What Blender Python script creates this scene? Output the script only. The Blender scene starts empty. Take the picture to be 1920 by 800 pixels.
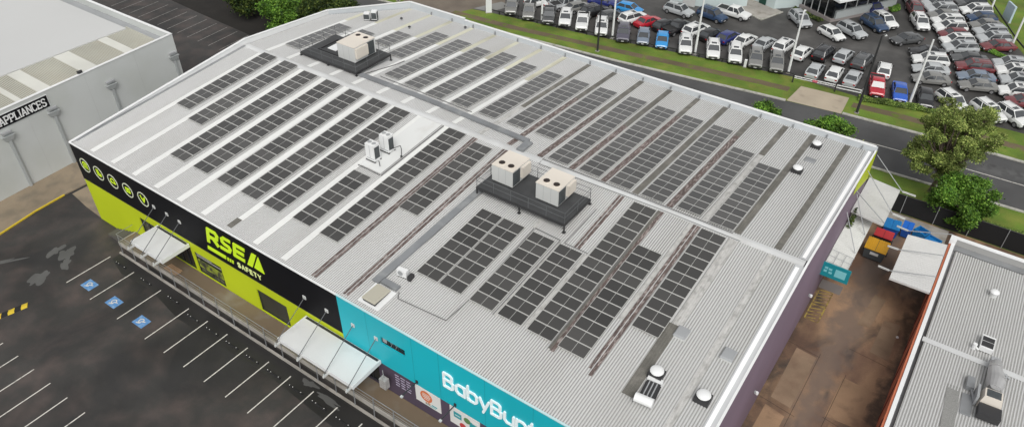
import bpy, math, random
from mathutils import Vector, Matrix
random.seed(7)
R = math.radians
scene = bpy.context.scene
C = bpy.data.collections.new("place"); scene.collection.children.link(C)

# ------------------------------------------------------------------ materials
MATS = {}
def mat(name, col, rough=0.7, metal=0.0, var=0.0, scale=1.0, col2=None, bump=0.0, bscale=40, spec=0.5, stretch=None, lo=0.4, hi=0.65, fine=0.0, detail=6, col3=None, scale3=.3, lo3=.5, hi3=.65):
    """principled material; col2 + noise mask gives stains and wear, var gives a soft mottling"""
    if name in MATS: return MATS[name]
    m = bpy.data.materials.new(name); m.use_nodes = True
    nt = m.node_tree; nt.nodes.clear(); N = nt.nodes.new; L = nt.links.new
    out = N('ShaderNodeOutputMaterial'); b = N('ShaderNodeBsdfPrincipled'); L(b.outputs[0], out.inputs[0])
    b.inputs['Roughness'].default_value = rough; b.inputs['Metallic'].default_value = metal
    b.inputs['Specular IOR Level'].default_value = spec
    c = tuple(col) + (1,)
    b.inputs['Base Color'].default_value = c
    need = var or col2 or fine
    if need or bump:
        tc = N('ShaderNodeTexCoord'); vec = tc.outputs['Object']
        if stretch:
            mp = N('ShaderNodeMapping'); mp.inputs['Scale'].default_value = stretch; L(vec, mp.inputs[0]); vec = mp.outputs[0]
    src = None
    if need:
        rgb = N('ShaderNodeRGB'); rgb.outputs[0].default_value = c; src = rgb.outputs[0]
        if col2:
            n = N('ShaderNodeTexNoise'); n.inputs['Scale'].default_value = scale; n.inputs['Detail'].default_value = detail; L(vec, n.inputs[0])
            mr = N('ShaderNodeMapRange'); mr.inputs['From Min'].default_value = lo; mr.inputs['From Max'].default_value = hi; L(n.outputs[0], mr.inputs[0])
            mx = N('ShaderNodeMix'); mx.data_type = 'RGBA'; L(mr.outputs[0], mx.inputs[0]); L(src, mx.inputs[6]); mx.inputs[7].default_value = tuple(col2) + (1,)
            src = mx.outputs[2]
        if col3:
            n = N('ShaderNodeTexNoise'); n.inputs['Scale'].default_value = scale3; n.inputs['Detail'].default_value = 8; n.inputs['Distortion'].default_value = .6; L(vec, n.inputs[0])
            mr = N('ShaderNodeMapRange'); mr.inputs['From Min'].default_value = lo3; mr.inputs['From Max'].default_value = hi3; L(n.outputs[0], mr.inputs[0])
            mx = N('ShaderNodeMix'); mx.data_type = 'RGBA'; L(mr.outputs[0], mx.inputs[0]); L(src, mx.inputs[6]); mx.inputs[7].default_value = tuple(col3) + (1,)
            src = mx.outputs[2]
        for amt, sc in ((var, scale * 0.37), (fine, 25.0)):
            if not amt: continue
            n = N('ShaderNodeTexNoise'); n.inputs['Scale'].default_value = sc; n.inputs['Detail'].default_value = 5; L(vec, n.inputs[0])
            mr = N('ShaderNodeMapRange'); mr.inputs['From Min'].default_value = 0.3; mr.inputs['From Max'].default_value = 0.7
            mr.inputs['To Min'].default_value = 1 - amt; mr.inputs['To Max'].default_value = 1 + amt; L(n.outputs[0], mr.inputs[0])
            sc_ = N('ShaderNodeVectorMath'); sc_.operation = 'SCALE'; L(src, sc_.inputs[0]); L(mr.outputs[0], sc_.inputs[3]); src = sc_.outputs[0]
        L(src, b.inputs['Base Color'])
    if bump:
        n = N('ShaderNodeTexNoise'); n.inputs['Scale'].default_value = bscale; n.inputs['Detail'].default_value = 4; L(vec, n.inputs[0])
        bp = N('ShaderNodeBump'); bp.inputs['Strength'].default_value = bump; bp.inputs['Distance'].default_value = 0.02; L(n.outputs[0], bp.inputs['Height']); L(bp.outputs[0], b.inputs['Normal'])
    MATS[name] = m
    return m

def leaf_mat(name, a, b_, c_):
    m = bpy.data.materials.new(name); m.use_nodes = True
    nt = m.node_tree; b = nt.nodes['Principled BSDF']; N = nt.nodes.new; L = nt.links.new
    g = N('ShaderNodeNewGeometry'); r = N('ShaderNodeValToRGB'); L(g.outputs['Random Per Island'], r.inputs[0])
    r.color_ramp.elements[0].color = tuple(a) + (1,); r.color_ramp.elements[1].color = tuple(c_) + (1,)
    e = r.color_ramp.elements.new(0.55); e.color = tuple(b_) + (1,)
    tc = N('ShaderNodeTexCoord'); n = N('ShaderNodeTexNoise'); n.inputs['Scale'].default_value = 0.8; L(tc.outputs['Object'], n.inputs[0])
    mr = N('ShaderNodeMapRange'); mr.inputs['From Min'].default_value = .35; mr.inputs['From Max'].default_value = .65; mr.inputs['To Min'].default_value = .6; mr.inputs['To Max'].default_value = 1.45
    L(n.outputs[0], mr.inputs[0]); s = N('ShaderNodeVectorMath'); s.operation = 'SCALE'; L(r.outputs[0], s.inputs[0]); L(mr.outputs[0], s.inputs[3])
    L(s.outputs[0], b.inputs['Base Color']); b.inputs['Roughness'].default_value = .6; b.inputs['Specular IOR Level'].default_value = .25
    return m

# ------------------------------------------------------------------ mesh builder
class MB:
    def __init__(s): s.v = []; s.f = []; s.m = []; s.mat = 0
    def quad(s, *p):
        n = len(s.v); s.v += [tuple(q) for q in p]; s.f.append(tuple(range(n, n + len(p)))); s.m.append(s.mat); return s
    def box(s, x0, x1, y0, y1, z0, z1):
        return s.hexa([(x0,y0,z0),(x1,y0,z0),(x1,y1,z0),(x0,y1,z0)], [(x0,y0,z1),(x1,y0,z1),(x1,y1,z1),(x0,y1,z1)])
    def hexa(s, lo, hi):
        n = len(s.v); k = len(lo); s.v += [tuple(q) for q in lo] + [tuple(q) for q in hi]
        s.f.append(tuple(reversed(range(n, n + k)))); s.f.append(tuple(range(n + k, n + 2 * k)))
        for i in range(k): j = (i + 1) % k; s.f.append((n + i, n + j, n + k + j, n + k + i))
        s.m += [s.mat] * (k + 2); return s
    def prism(s, poly, z0, z1):          # poly [(x,y)] counter-clockwise
        return s.hexa([(x, y, z0) for x, y in poly], [(x, y, z1) for x, y in poly])
    def tube(s, a, b, r0, r1=None, n=8, cap=True):
        a = Vector(a); b = Vector(b); r1 = r0 if r1 is None else r1; d = (b - a).normalized()
        u = d.orthogonal().normalized(); w = d.cross(u)
        lo = [a + (u * math.cos(2*math.pi*i/n) + w * math.sin(2*math.pi*i/n)) * r0 for i in range(n)]
        hi = [b + (u * math.cos(2*math.pi*i/n) + w * math.sin(2*math.pi*i/n)) * r1 for i in range(n)]
        return s.hexa(lo, hi)
    def path(s, pts, r, n=6):
        for a, b in zip(pts, pts[1:]): s.tube(a, b, r, n=n)
        return s
    def beam(s, a, b, w, h):             # rectangular bar from a to b (top-aligned around the axis)
        a = Vector(a); b = Vector(b); d = (b - a).normalized(); up = Vector((0, 0, 1)) if abs(d.z) < .95 else Vector((0, 1, 0))
        sd = d.cross(up).normalized() * w / 2; u = sd.cross(d).normalized() * h / 2
        return s.hexa([a - sd - u, a + sd - u, b + sd - u, b - sd - u], [a - sd + u, a + sd + u, b + sd + u, b - sd + u])
    def dome(s, c, r, h, n=14, k=4):
        rings = []
        for i in range(k + 1):
            t = i / k * math.pi / 2; rr = r * math.cos(t); z = h * math.sin(t)
            rings.append([(c[0] + rr * math.cos(2*math.pi*j/n), c[1] + rr * math.sin(2*math.pi*j/n), c[2] + z) for j in range(n)])
        for a, b in zip(rings, rings[1:]):
            for j in range(n): s.quad(a[j], a[(j+1) % n], b[(j+1) % n], b[j])
        return s
    def build(s, name, mats, parent=None, smooth=False, loc=None):
        me = bpy.data.meshes.new(name); me.from_pydata(s.v, [], s.f)
        if not isinstance(mats, (list, tuple)): mats = [mats]
        for m in mats: me.materials.append(m)
        if any(s.m): me.polygons.foreach_set('material_index', s.m)
        if smooth: me.polygons.foreach_set('use_smooth', [True] * len(me.polygons))
        me.update()
        o = bpy.data.objects.new(name, me); C.objects.link(o)
        if parent: o.parent = parent
        if loc: o.location = loc
        return o

def tag(o, label=None, cat=None, group=None, kind=None):
    if label: o['label'] = label
    if cat: o['category'] = cat
    if group: o['group'] = group
    if kind: o['kind'] = kind
    return o
def empty(name, loc=(0, 0, 0), rz=0.0, label=None, cat=None, group=None):
    o = bpy.data.objects.new(name, None); o.empty_display_size = .3; C.objects.link(o); o.location = loc; o.rotation_euler = (0, 0, rz)
    return tag(o, label, cat, group)
def dup(root, loc=None, rz=None, label=None, group=None):
    r = root.copy(); C.objects.link(r)
    if loc is not None: r.location = loc
    if rz is not None: r.rotation_euler = (r.rotation_euler[0], r.rotation_euler[1], rz)
    if label: r['label'] = label
    if group: r['group'] = group
    for ch in list(root.children):
        c = ch.copy(); C.objects.link(c); c.parent = r
        for g in list(ch.children):
            d = g.copy(); C.objects.link(d); d.parent = c
    return r

# ------------------------------------------------------------------ strokes for lettering
GL = {  # unit height, polylines
 'A': (.62, [[(0,0),(.31,1),(.62,0)], [(.12,.33),(.5,.33)]]),
 'B': (.6, [[(0,0),(0,1),(.38,1),(.5,.9),(.5,.62),(.38,.53),(0,.53)], [(.38,.53),(.56,.44),(.56,.1),(.42,0),(0,0)]]),
 'C': (.6, [[(.6,.82),(.42,1),(.18,1),(0,.8),(0,.2),(.18,0),(.42,0),(.6,.18)]]),
 'E': (.52, [[(.52,1),(0,1),(0,0),(.52,0)], [(0,.5),(.44,.5)]]),
 'F': (.5, [[(.5,1),(0,1),(0,0)], [(0,.52),(.42,.52)]]),
 'I': (.12, [[(.06,0),(.06,1)]]),
 'L': (.48, [[(0,1),(0,0),(.48,0)]]),
 'N': (.6, [[(0,0),(0,1),(.6,0),(.6,1)]]),
 'P': (.54, [[(0,0),(0,1),(.38,1),(.54,.88),(.54,.58),(.38,.46),(0,.46)]]),
 'R': (.58, [[(0,0),(0,1),(.4,1),(.55,.88),(.55,.58),(.4,.46),(0,.46)], [(.3,.46),(.58,0)]]),
 'S': (.54, [[(.54,.86),(.4,1),(.14,1),(0,.87),(0,.64),(.14,.53),(.4,.47),(.54,.36),(.54,.13),(.4,0),(.14,0),(0,.14)]]),
 'T': (.56, [[(0,1),(.56,1)], [(.28,1),(.28,0)]]),
 'Y': (.6, [[(0,1),(.3,.5),(.6,1)], [(.3,.5),(.3,0)]]),
 'a': (.56, [[(.52,.56),(.4,.68),(.14,.68),(0,.54),(0,.14),(.14,0),(.4,0),(.52,.12)], [(.53,.68),(.53,0)]]),
 'b': (.56, [[(0,1.02),(0,0)], [(0,.56),(.14,.68),(.4,.68),(.54,.54),(.54,.14),(.4,0),(.14,0),(0,.12)]]),
 'y': (.54, [[(0,.68),(.26,.04)], [(.54,.68),(.2,-.3)]]),
 'u': (.52, [[(0,.68),(0,.14),(.13,0),(.38,0),(.52,.14)], [(.52,.68),(.52,0)]]),
 'n': (.52, [[(0,0),(0,.68)], [(0,.52),(.14,.68),(.38,.68),(.52,.54),(.52,0)]]),
 't': (.4, [[(.16,.98),(.16,.12),(.28,0),(.4,0)], [(0,.68),(.38,.68)]]),
 'i': (.08, [[(.04,0),(.04,.66)], [(.04,.86),(.04,.93)]]),
 'g': (.54, [[(.54,.56),(.4,.68),(.14,.68),(0,.54),(0,.14),(.14,0),(.4,0),(.54,.12)], [(.54,.68),(.54,-.14),(.4,-.3),(.1,-.3)]]),
}
def strokes(mb, lines, w, put, depth=.04, seg=8, rounded=True):
    """lines in 2-D; put(u, v, d) -> 3-D point, d = distance out of the surface"""
    k = [0]
    def slab(poly):
        k[0] += 1; d = depth + k[0] * .0009
        mb.hexa([put(x, y, 0.004) for x, y in poly], [put(x, y, d) for x, y in poly])
    for pl in lines:
        for (x0, y0), (x1, y1) in zip(pl, pl[1:]):
            l = math.hypot(x1-x0, y1-y0) or 1e-6; nx, ny = -(y1-y0)/l*w/2, (x1-x0)/l*w/2
            ex, ey = ((x1-x0)/l*w*.3, (y1-y0)/l*w*.3) if not rounded else (0, 0)
            slab([(x0-nx-ex, y0-ny-ey), (x1-nx+ex, y1-ny+ey), (x1+nx+ex, y1+ny+ey), (x0+nx-ex, y0+ny-ey)])
        if rounded:
            for (x, y) in pl:
                slab([(x + w/2*math.cos(2*math.pi*i/seg), y + w/2*math.sin(2*math.pi*i/seg)) for i in range(seg)])
def text(mb, word, x, y, h, w, put, gap=.22, sx=1.0, **kw):
    for ch in word:
        if ch == ' ': x += h*.5; continue
        gw, ls = GL[ch]
        strokes(mb, [[(x + a*h*sx, y + b*h) for a, b in pl] for pl in ls], w, put, **kw)
        x += (gw*sx + gap) * h
    return x
def front(u, v, d): return (u, -d, v)        # the street front of the main building lies in the plane y = 0

# ------------------------------------------------------------------ palette
M_asph = mat('asphalt_car_park', (.036,.034,.032), .6, var=.4, scale=.45, col2=(.072,.056,.051), lo=.42, hi=.72, bump=.25, bscale=60, fine=.2, col3=(.024,.023,.023), scale3=.12, lo3=.5, hi3=.62)
M_asph2 = mat('asphalt_road', (.068,.068,.069), .8, var=.2, scale=.6, col2=(.075,.074,.074), lo=.5, hi=.75, bump=.2, bscale=60, fine=.15)
M_asph3 = mat('asphalt_car_lot', (.055,.053,.051), .6, var=.35, scale=.4, col2=(.085,.082,.078), lo=.45, hi=.7, bump=.2, bscale=60, fine=.15)
M_paint = mat('line_paint', (.62,.6,.55), .6, col2=(.25,.24,.22), scale=3, lo=.55, hi=.75)
M_paintold = mat('worn_line_paint', (.3,.29,.27), .6, col2=(.1,.1,.1), scale=3, lo=.45, hi=.7)
M_conc = mat('concrete', (.34,.32,.29), .85, var=.2, scale=.8, col2=(.2,.18,.15), lo=.5, hi=.8, fine=.1)
M_tan = mat('tan_concrete', (.25,.2,.14), .85, var=.2, scale=.5, col2=(.15,.13,.1), lo=.48, hi=.75, fine=.12)
M_drive = mat('driveway_concrete', (.40,.34,.26), .85, var=.12, scale=.6, col2=(.26,.22,.17), lo=.55, hi=.8, fine=.08)
M_kerb = mat('kerb_concrete', (.42,.41,.37), .8, col2=(.22,.23,.18), scale=1.2, lo=.5, hi=.75, fine=.12)
M_yel = mat('yellow_paint', (.62,.45,.03), .6, col2=(.35,.26,.05), scale=2, lo=.55, hi=.8)
M_grass = mat('verge_grass', (.1,.165,.016), .9, var=.35, scale=.55, col2=(.16,.17,.03), lo=.45, hi=.75, fine=.45, bump=.6, bscale=30)
M_dirt = mat('worn_track', (.115,.085,.05), .95, var=.25, scale=.7, col2=(.10,.13,.02), lo=.5, hi=.68, fine=.3)
M_yard = mat('stained_concrete', (.31,.195,.115), .65, var=.35, scale=.33, col2=(.15,.088,.058), lo=.42, hi=.6, fine=.22, bump=.15, bscale=20, stretch=(1,.45,1), detail=10, col3=(.06,.048,.04), scale3=.5, lo3=.52, hi3=.7)
def per_object(m, lo, hi):
    nt = m.node_tree; N = nt.nodes.new; L = nt.links.new; b = nt.nodes['Principled BSDF']; src = b.inputs['Base Color'].links[0].from_socket
    oi = N('ShaderNodeObjectInfo'); mr = N('ShaderNodeMapRange'); mr.inputs['To Min'].default_value = lo; mr.inputs['To Max'].default_value = hi; L(oi.outputs['Random'], mr.inputs[0])
    s = N('ShaderNodeVectorMath'); s.operation = 'SCALE'; L(src, s.inputs[0]); L(mr.outputs[0], s.inputs[3]); L(s.outputs[0], b.inputs['Base Color'])
    mr2 = N('ShaderNodeMapRange'); mr2.inputs['To Min'].default_value = .06; mr2.inputs['To Max'].default_value = .22; L(oi.outputs['Random'], mr2.inputs[0]); L(mr2.outputs[0], b.inputs['Coat Roughness'])
M_white = mat('white_metal', (.74,.75,.75), .45, var=.06, scale=.5)
M_awn = mat('awning_top', (.66,.67,.66), .5, var=.07, scale=.6, col2=(.5,.49,.46), lo=.6, hi=.85, fine=.03)
M_black = mat('black_fascia', (.006,.006,.008), .6, var=.1, spec=.15)
M_lime = mat('lime_paint', (.47,.56,.008), .55, var=.06, scale=.4)
M_limesign = mat('lime_sign', (.62,.88,.02), .5)
M_teal = mat('teal_paint', (.005,.43,.52), .5, var=.07, scale=.4)
M_purple = mat('purple_wall', (.072,.052,.082), .75, var=.12, scale=.5, fine=.05)
M_sidewall = mat('side_wall_purple', (.19,.14,.19), .75, var=.15, scale=.3, fine=.05)
M_dark = mat('dark_metal', (.03,.03,.032), .5)
M_rail = mat('dull_rail', (.10,.105,.11), .5)
M_steel = mat('galvanised_steel', (.33,.34,.35), .45, metal=.5, var=.15, scale=2)
M_grey = mat('grey_paint', (.32,.33,.34), .5, var=.1, scale=1)
M_glass = mat('dark_glass', (.012,.014,.016), .08, spec=.7)
M_dim = mat('shop_interior_glass', (.03,.035,.03), .2, col2=(.1,.1,.085), scale=2.2, lo=.5, hi=.7)
M_rubber = mat('black_rubber', (.012,.012,.012), .8)
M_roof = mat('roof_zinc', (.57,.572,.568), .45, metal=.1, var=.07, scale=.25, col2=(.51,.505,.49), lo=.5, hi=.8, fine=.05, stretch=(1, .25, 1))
M_pan = mat('roof_zinc_shaded_pan', (.33,.33,.32), .55, metal=.1, var=.12, scale=.3, col2=(.26,.255,.24), lo=.48, hi=.72, fine=.1, stretch=(1, .2, 1))  # darker pans put the shading between ribs into the colour
M_sky = mat('skylight_sheet_clean', (.71,.715,.70), .4, var=.05, scale=.6, col2=(.7,.71,.68), lo=.6, hi=.85, stretch=(1,.3,1))
M_skyb = mat('skylight_sheet_yellowed', (.56,.55,.44), .5, var=.1, scale=.6, col2=(.36,.34,.26), lo=.5, hi=.75, stretch=(1,.3,1))
M_skyd = mat('skylight_sheet_weathered', (.13,.125,.11), .8, var=.15, scale=1.2, col2=(.19,.18,.16), lo=.45, hi=.7, fine=.3)
M_rust = mat('skylight_sheet_rusty', (.11,.082,.075), .85, var=.3, scale=4, col2=(.31,.27,.255), lo=.5, hi=.62, fine=.35, stretch=(2.5,.5,1))
M_stain = mat('skylight_sheet_flaking', (.47,.465,.45), .8, var=.1, scale=2.6, col2=(.34,.335,.32), lo=.48, hi=.66, fine=.15, stretch=(1.6,.7,1))
M_cell = mat('solar_glass', (.045,.0435,.041), .3, var=.15, scale=.35, col2=(.052,.046,.040), lo=.5, hi=.8, spec=.8, fine=.12)
per_object(M_cell, .68, 1.4); _b = M_cell.node_tree.nodes['Principled BSDF']; _b.inputs['Coat Weight'].default_value = 1; _b.inputs['Coat IOR'].default_value = 1.7; _b.inputs['Specular IOR Level'].default_value = .3
M_alu = mat('aluminium_frame', (.52,.52,.50), .45, metal=.1)
M_cream = mat('cream_metal', (.66,.61,.54), .5, var=.06, scale=.8)
M_lgrey = mat('light_grey_metal', (.56,.57,.56), .5, var=.08, scale=.8)
M_coil = mat('condenser_coil', (.06,.068,.072), .6, var=.2, scale=6)
M_deck = mat('platform_grating', (.05,.052,.054), .7, var=.25, scale=1.5, fine=.2)
M_applwall = mat('pale_grey_wall', (.54,.56,.55), .75, var=.1, scale=.18, col2=(.47,.49,.46), lo=.45, hi=.8)
M_memb = mat('pale_roof_membrane', (.52,.525,.52), .7, var=.05, scale=.1)
M_ribbeige = mat('beige_roof_sheet', (.46,.45,.39), .6, var=.1, scale=.4, col2=(.45,.42,.35), lo=.5, hi=.75)
M_brick = mat('red_painted_wall', (.5,.15,.075), .8, var=.15, scale=.8)

# ------------------------------------------------------------------ sky, light, camera
w = bpy.data.worlds.new("World"); scene.world = w; w.use_nodes = True
nt = w.node_tree; bg = nt.nodes['Background']; sk = nt.nodes.new('ShaderNodeTexSky'); sk.sky_type = 'NISHITA'; sk.sun_disc = False
SUN_EL, SUN_AZ = R(50), R(142)
sk.sun_elevation = SUN_EL; sk.sun_rotation = SUN_AZ; sk.dust_density = 3.0; sk.ozone_density = 1.0
hs = nt.nodes.new('ShaderNodeHueSaturation'); hs.inputs['Saturation'].default_value = .04
nt.links.new(sk.outputs[0], hs.inputs['Color']); nt.links.new(hs.outputs[0], bg.inputs[0]); bg.inputs[1].default_value = .12
sl = bpy.data.lights.new("sun", 'SUN'); sl.energy = 1.0; sl.angle = R(28); sl.color = (1, .96, .9)
so = bpy.data.objects.new("sun", sl); C.objects.link(so)
sd = Vector((math.sin(SUN_AZ) * math.cos(SUN_EL), math.cos(SUN_AZ) * math.cos(SUN_EL), math.sin(SUN_EL)))
so.rotation_euler = sd.to_track_quat('Z', 'Y').to_euler()
scene.view_settings.view_transform = 'Standard'; scene.view_settings.look = 'None'; scene.view_settings.exposure = 0.42; scene.view_settings.gamma = 1

cam = bpy.data.cameras.new("camera"); co = bpy.data.objects.new("camera", cam); C.objects.link(co); scene.camera = co
cam.sensor_width = 36; cam.lens = 36 * 1407.69 / 1920; cam.clip_start = .5; cam.clip_end = 2000
FW = Vector((-0.44744688,0.64556788,-0.61889693)); RT = Vector((0.81932414,0.57330266,0.00565805)); UP = Vector((-0.35846791,0.50454552,0.78545183))
mx = Matrix((RT, UP, -FW)).transposed().to_4x4(); mx.translation = Vector((67.4583, -24.8254, 47.3733)); co.matrix_world = mx
scene.render.resolution_x = 1024; scene.render.resolution_y = 426
scene.cycles.max_bounces = 6; scene.cycles.transparent_max_bounces = 4

# ------------------------------------------------------------------ the ground
def sheet(name, poly, z, m, kind='structure'):
    mb = MB(); mb.quad(*[(x, y, z) for x, y in poly]); o = mb.build(name, m); o['kind'] = kind; return o
def strip(name, pts, width, z0, h, m, side=0.5):
    """a kerb: rectangular bar along a ground polyline"""
    mb = MB()
    for (x0, y0), (x1, y1) in zip(pts, pts[1:]):
        l = math.hypot(x1-x0, y1-y0); nx, ny = -(y1-y0)/l*width, (x1-x0)/l*width
        mb.prism([(x0-nx*side, y0-ny*side), (x1-nx*side, y1-ny*side), (x1+nx*(1-side), y1+ny*(1-side)), (x0+nx*(1-side), y0+ny*(1-side))], z0, z0+h)
    o = mb.build(name, m); o['kind'] = 'structure'; return o

FK = [(-60,53.2),(-30,56.0),(-15.6,57.2),(0,58.2),(25.8,60.6),(44.7,63.1),(57.6,64.6),(69.4,65.3),(90,65.8),(160,66.2)]     # far kerb
NK = [(-60,43.5),(-15,48.2),(25,51.3),(45,53.3),(61,54.5),(76,55.2),(90,55.6),(160,56)]                         # near kerb
sheet('ground', [(-600,-400),(700,-400),(700,900),(-600,900)], -.012, M_grass)
sheet('car_park', [(-70,-90),(120,-90),(120,0),(62,0),(62,41.4),(0,41.4),(0,45.5),(-70,41)], -.008, M_asph)
sheet('yard_surface', [(61.9,-40),(110,-40),(110,47.6),(61.9,47.6)], -.004, M_yard)
def yard_marks(m):
    """wheel-track band worn into the concrete, darker bands along both wall feet, irregular through noise"""
    nt = m.node_tree; N = nt.nodes.new; L = nt.links.new; b = nt.nodes['Principled BSDF']; src = b.inputs['Base Color'].links[0].from_socket
    tc = N('ShaderNodeTexCoord'); sp = N('ShaderNodeSeparateXYZ'); L(tc.outputs['Object'], sp.inputs[0])
    n = N('ShaderNodeTexNoise'); n.inputs['Scale'].default_value = .55; n.inputs['Detail'].default_value = 9; n.inputs['Roughness'].default_value = .62; L(tc.outputs['Object'], n.inputs[0])
    off = N('ShaderNodeMath'); off.operation = 'MULTIPLY_ADD'; L(n.outputs[0], off.inputs[0]); off.inputs[1].default_value = 5.0; L(sp.outputs[0], off.inputs[2])
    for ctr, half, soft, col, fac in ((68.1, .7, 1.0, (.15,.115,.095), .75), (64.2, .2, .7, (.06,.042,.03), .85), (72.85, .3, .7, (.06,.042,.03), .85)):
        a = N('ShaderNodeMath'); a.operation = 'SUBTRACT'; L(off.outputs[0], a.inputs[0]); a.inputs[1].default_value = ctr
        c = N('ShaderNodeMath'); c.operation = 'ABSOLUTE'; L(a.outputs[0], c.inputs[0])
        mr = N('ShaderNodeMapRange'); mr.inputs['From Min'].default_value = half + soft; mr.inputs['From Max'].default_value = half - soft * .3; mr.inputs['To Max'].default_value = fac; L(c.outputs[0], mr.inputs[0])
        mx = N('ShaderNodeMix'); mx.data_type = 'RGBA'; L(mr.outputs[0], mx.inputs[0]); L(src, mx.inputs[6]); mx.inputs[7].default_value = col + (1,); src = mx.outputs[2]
    L(src, b.inputs['Base Color'])
yard_marks(M_yard)
sheet('building_verge', [(-15,41.4),(61.8,41.4),(61.8,47.8),(110,47.8),(110,55.7),(61,54.5),(25,51.3),(-15,48.2)], -.003, M_grass)
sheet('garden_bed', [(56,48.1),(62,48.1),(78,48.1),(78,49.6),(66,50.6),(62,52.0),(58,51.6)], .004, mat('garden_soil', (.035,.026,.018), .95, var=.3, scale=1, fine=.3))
sheet('road', NK + list(reversed(FK)), .0, M_asph2)
sheet('lot_surface', [(-3,62.7),(1.8,63.6),(17.9,65.5),(31.1,67.8),(47.1,70.3),(55.7,69.8),(61.5,71.2),(72,72.2),(90,72.6),(77,84),(69.3,99.5),(63.5,114.2),(50,150),(-60,150),(-60,110),(-3,75)], .0, M_asph3)
sheet('verge', FK[2:-2] + [(69.4,65.3),(90,65.8),(90,72.6),(72,72.2),(61.5,71.2),(55.7,69.8),(47.1,70.3),(31.1,67.8),(17.9,65.5),(1.8,63.6),(-3,62.7),(-15,61)], .004, M_grass)
# mown verge with a worn footpath line
mb = MB()
tr = [(-3,60.4),(8,61.2),(16,62.3),(25.8,63.6),(36,65.2),(44,66.3),(47.6,66.6)]
for (a, b) in zip(tr, tr[1:]):
    mb.quad((a[0], a[1]-.55, .008), (b[0], b[1]-.6, .008), (b[0], b[1]+.7, .008), (a[0], a[1]+.65, .008))
tr = [(55.4,67.4),(60,67.9),(66,68.2),(72,68.6),(90,69)]
for (a, b) in zip(tr, tr[1:]):
    mb.quad((a[0], a[1]-.7, .008), (b[0], b[1]-.7, .008), (b[0], b[1]+.6, .008), (a[0], a[1]+.6, .008))
mb.build('worn_path', mat('worn_grass', (.125,.095,.055), .95, var=.2, scale=.7, col2=(.11,.15,.02), lo=.55, hi=.7, fine=.3))['kind'] = 'structure'
sheet('bare_soil', [(-12,58.8),(-2.6,59.6),(-1.2,63.2),(1.2,64.5),(1.8,67.5),(-3,75),(-14,75)], .006, mat('bare_soil', (.15,.125,.1), .95, var=.2, scale=1, fine=.25))
sheet('lot_entry', [(-1.2,63.4),(1.6,63.8),(3.2,67.5),(0.8,68)], .009, mat('footpath', (.22,.22,.21), .9, fine=.1))
sheet('driveway', [(48.3,63.6),(54.9,64.3),(54.6,68.9),(48.6,68.4)], .008, M_drive)
sheet('far_verge', [(90,72.8),(77.6,84),(70,99.7),(64.2,114.4),(51,150),(160,150),(160,72.8)], .003, M_grass)
mb = MB()
tr = [(94,86),(84,90.5),(79,97),(74,108),(68,124),(62,140)]
for (a, b) in zip(tr, tr[1:]): mb.quad((a[0]-1, a[1], .008), (a[0]+1.1, a[1], .008), (b[0]+1.1, b[1], .008), (b[0]-1, b[1], .008))
mb.build('side_path', mat('worn_grass_side', (.13,.11,.07), .95, var=.2, scale=.7, col2=(.12,.15,.03), lo=.5, hi=.68, fine=.3))['kind'] = 'structure'
strip('kerb', FK[:6] + [(48.2,63.5)], .42, 0, .12, M_kerb)
strip('kerb', [(55.0,64.45)] + FK[6:], .42, 0, .12, M_kerb)
strip('kerb', NK, .32, 0, .12, M_kerb)
mb = MB()
cl = [(-60,47.5),(-12,53),(20,55.6),(40,57.8),(57.7,59.4),(69.2,60.3),(90,60.9),(160,61.3)]
for (a, b) in zip(cl, cl[1:]): mb.quad((a[0], a[1]-.06, .005), (b[0], b[1]-.06, .005), (b[0], b[1]+.06, .005), (a[0], a[1]+.06, .005))
mb.build('road_centre_line', M_paint)['kind'] = 'structure'
sheet('road_patch', [(70.5,60.9),(76,61.2),(77,63.4),(71.5,63)], .004, mat('road_patch', (.085,.085,.085), .8, var=.25, scale=1, col2=(.06,.06,.06), lo=.45, hi=.6))

# parking bay lines in front of the shops, one painted layer
mb = MB()
for x in [6.0, 9.75, 13.85] + [17.83 + 2.6 * i for i in range(20)]:
    mb.quad((x-.05,-7.15,-.004), (x+.05,-7.15,-.004), (x+.05,-2.8,-.004), (x-.05,-2.8,-.004))
for i in range(14):
    x = 6.2 + 2.42 * i; mb.quad((x-.05,-19.6,-.004), (x+.05,-19.6,-.004), (x+.05,-14.2,-.004), (x-.05,-14.2,-.004))
mb.build('bay_lines', M_paint)['kind'] = 'structure'
mb = MB()
for i in range(12):
    x = -21.45 - 2.37 * i; mb.quad((x-.05,31.1,-.004), (x+.05,31.1,-.004), (x-.4,36.6,-.004), (x-.5,36.6,-.004))
for i in range(3):
    x = -19.0 + 2.4 * i; mb.quad((x-.05,31.1,-.004), (x+.05,31.1,-.004), (x-.4,36.6,-.004), (x-.5,36.6,-.004))
mb.build('side_bay_lines', M_paintold)['kind'] = 'structure'
# blue accessible-bay squares with the wheelchair symbol
M_blue = mat('accessible_blue', (.09,.24,.5), .6, col2=(.22,.36,.55), scale=3, lo=.45, hi=.7)
for i, (x, y) in enumerate([(8.0,-6.12), (11.82,-6.12), (15.85,-6.12)]):
    mb = MB(); mb.quad((x-.68,y-.5,-.003), (x+.68,y-.5,-.003), (x+.68,y+.5,-.003), (x-.68,y+.5,-.003))
    mb.mat = 1
    put = lambda a, b, d: (x + b, y - a, .001 + d * .1)
    th = [2*math.pi*k/12 for k in range(3, 14)]
    strokes(mb, [[(-.05+.22*math.cos(t), -.08+.22*math.sin(t)) for t in th], [(-.12,.32),(-.02,.0),(.2,-.02),(.3,-.3)]], .09, put, depth=.02)
    o = mb.build('accessible_marking', [M_blue, M_paint]); o['kind'] = 'structure'
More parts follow.
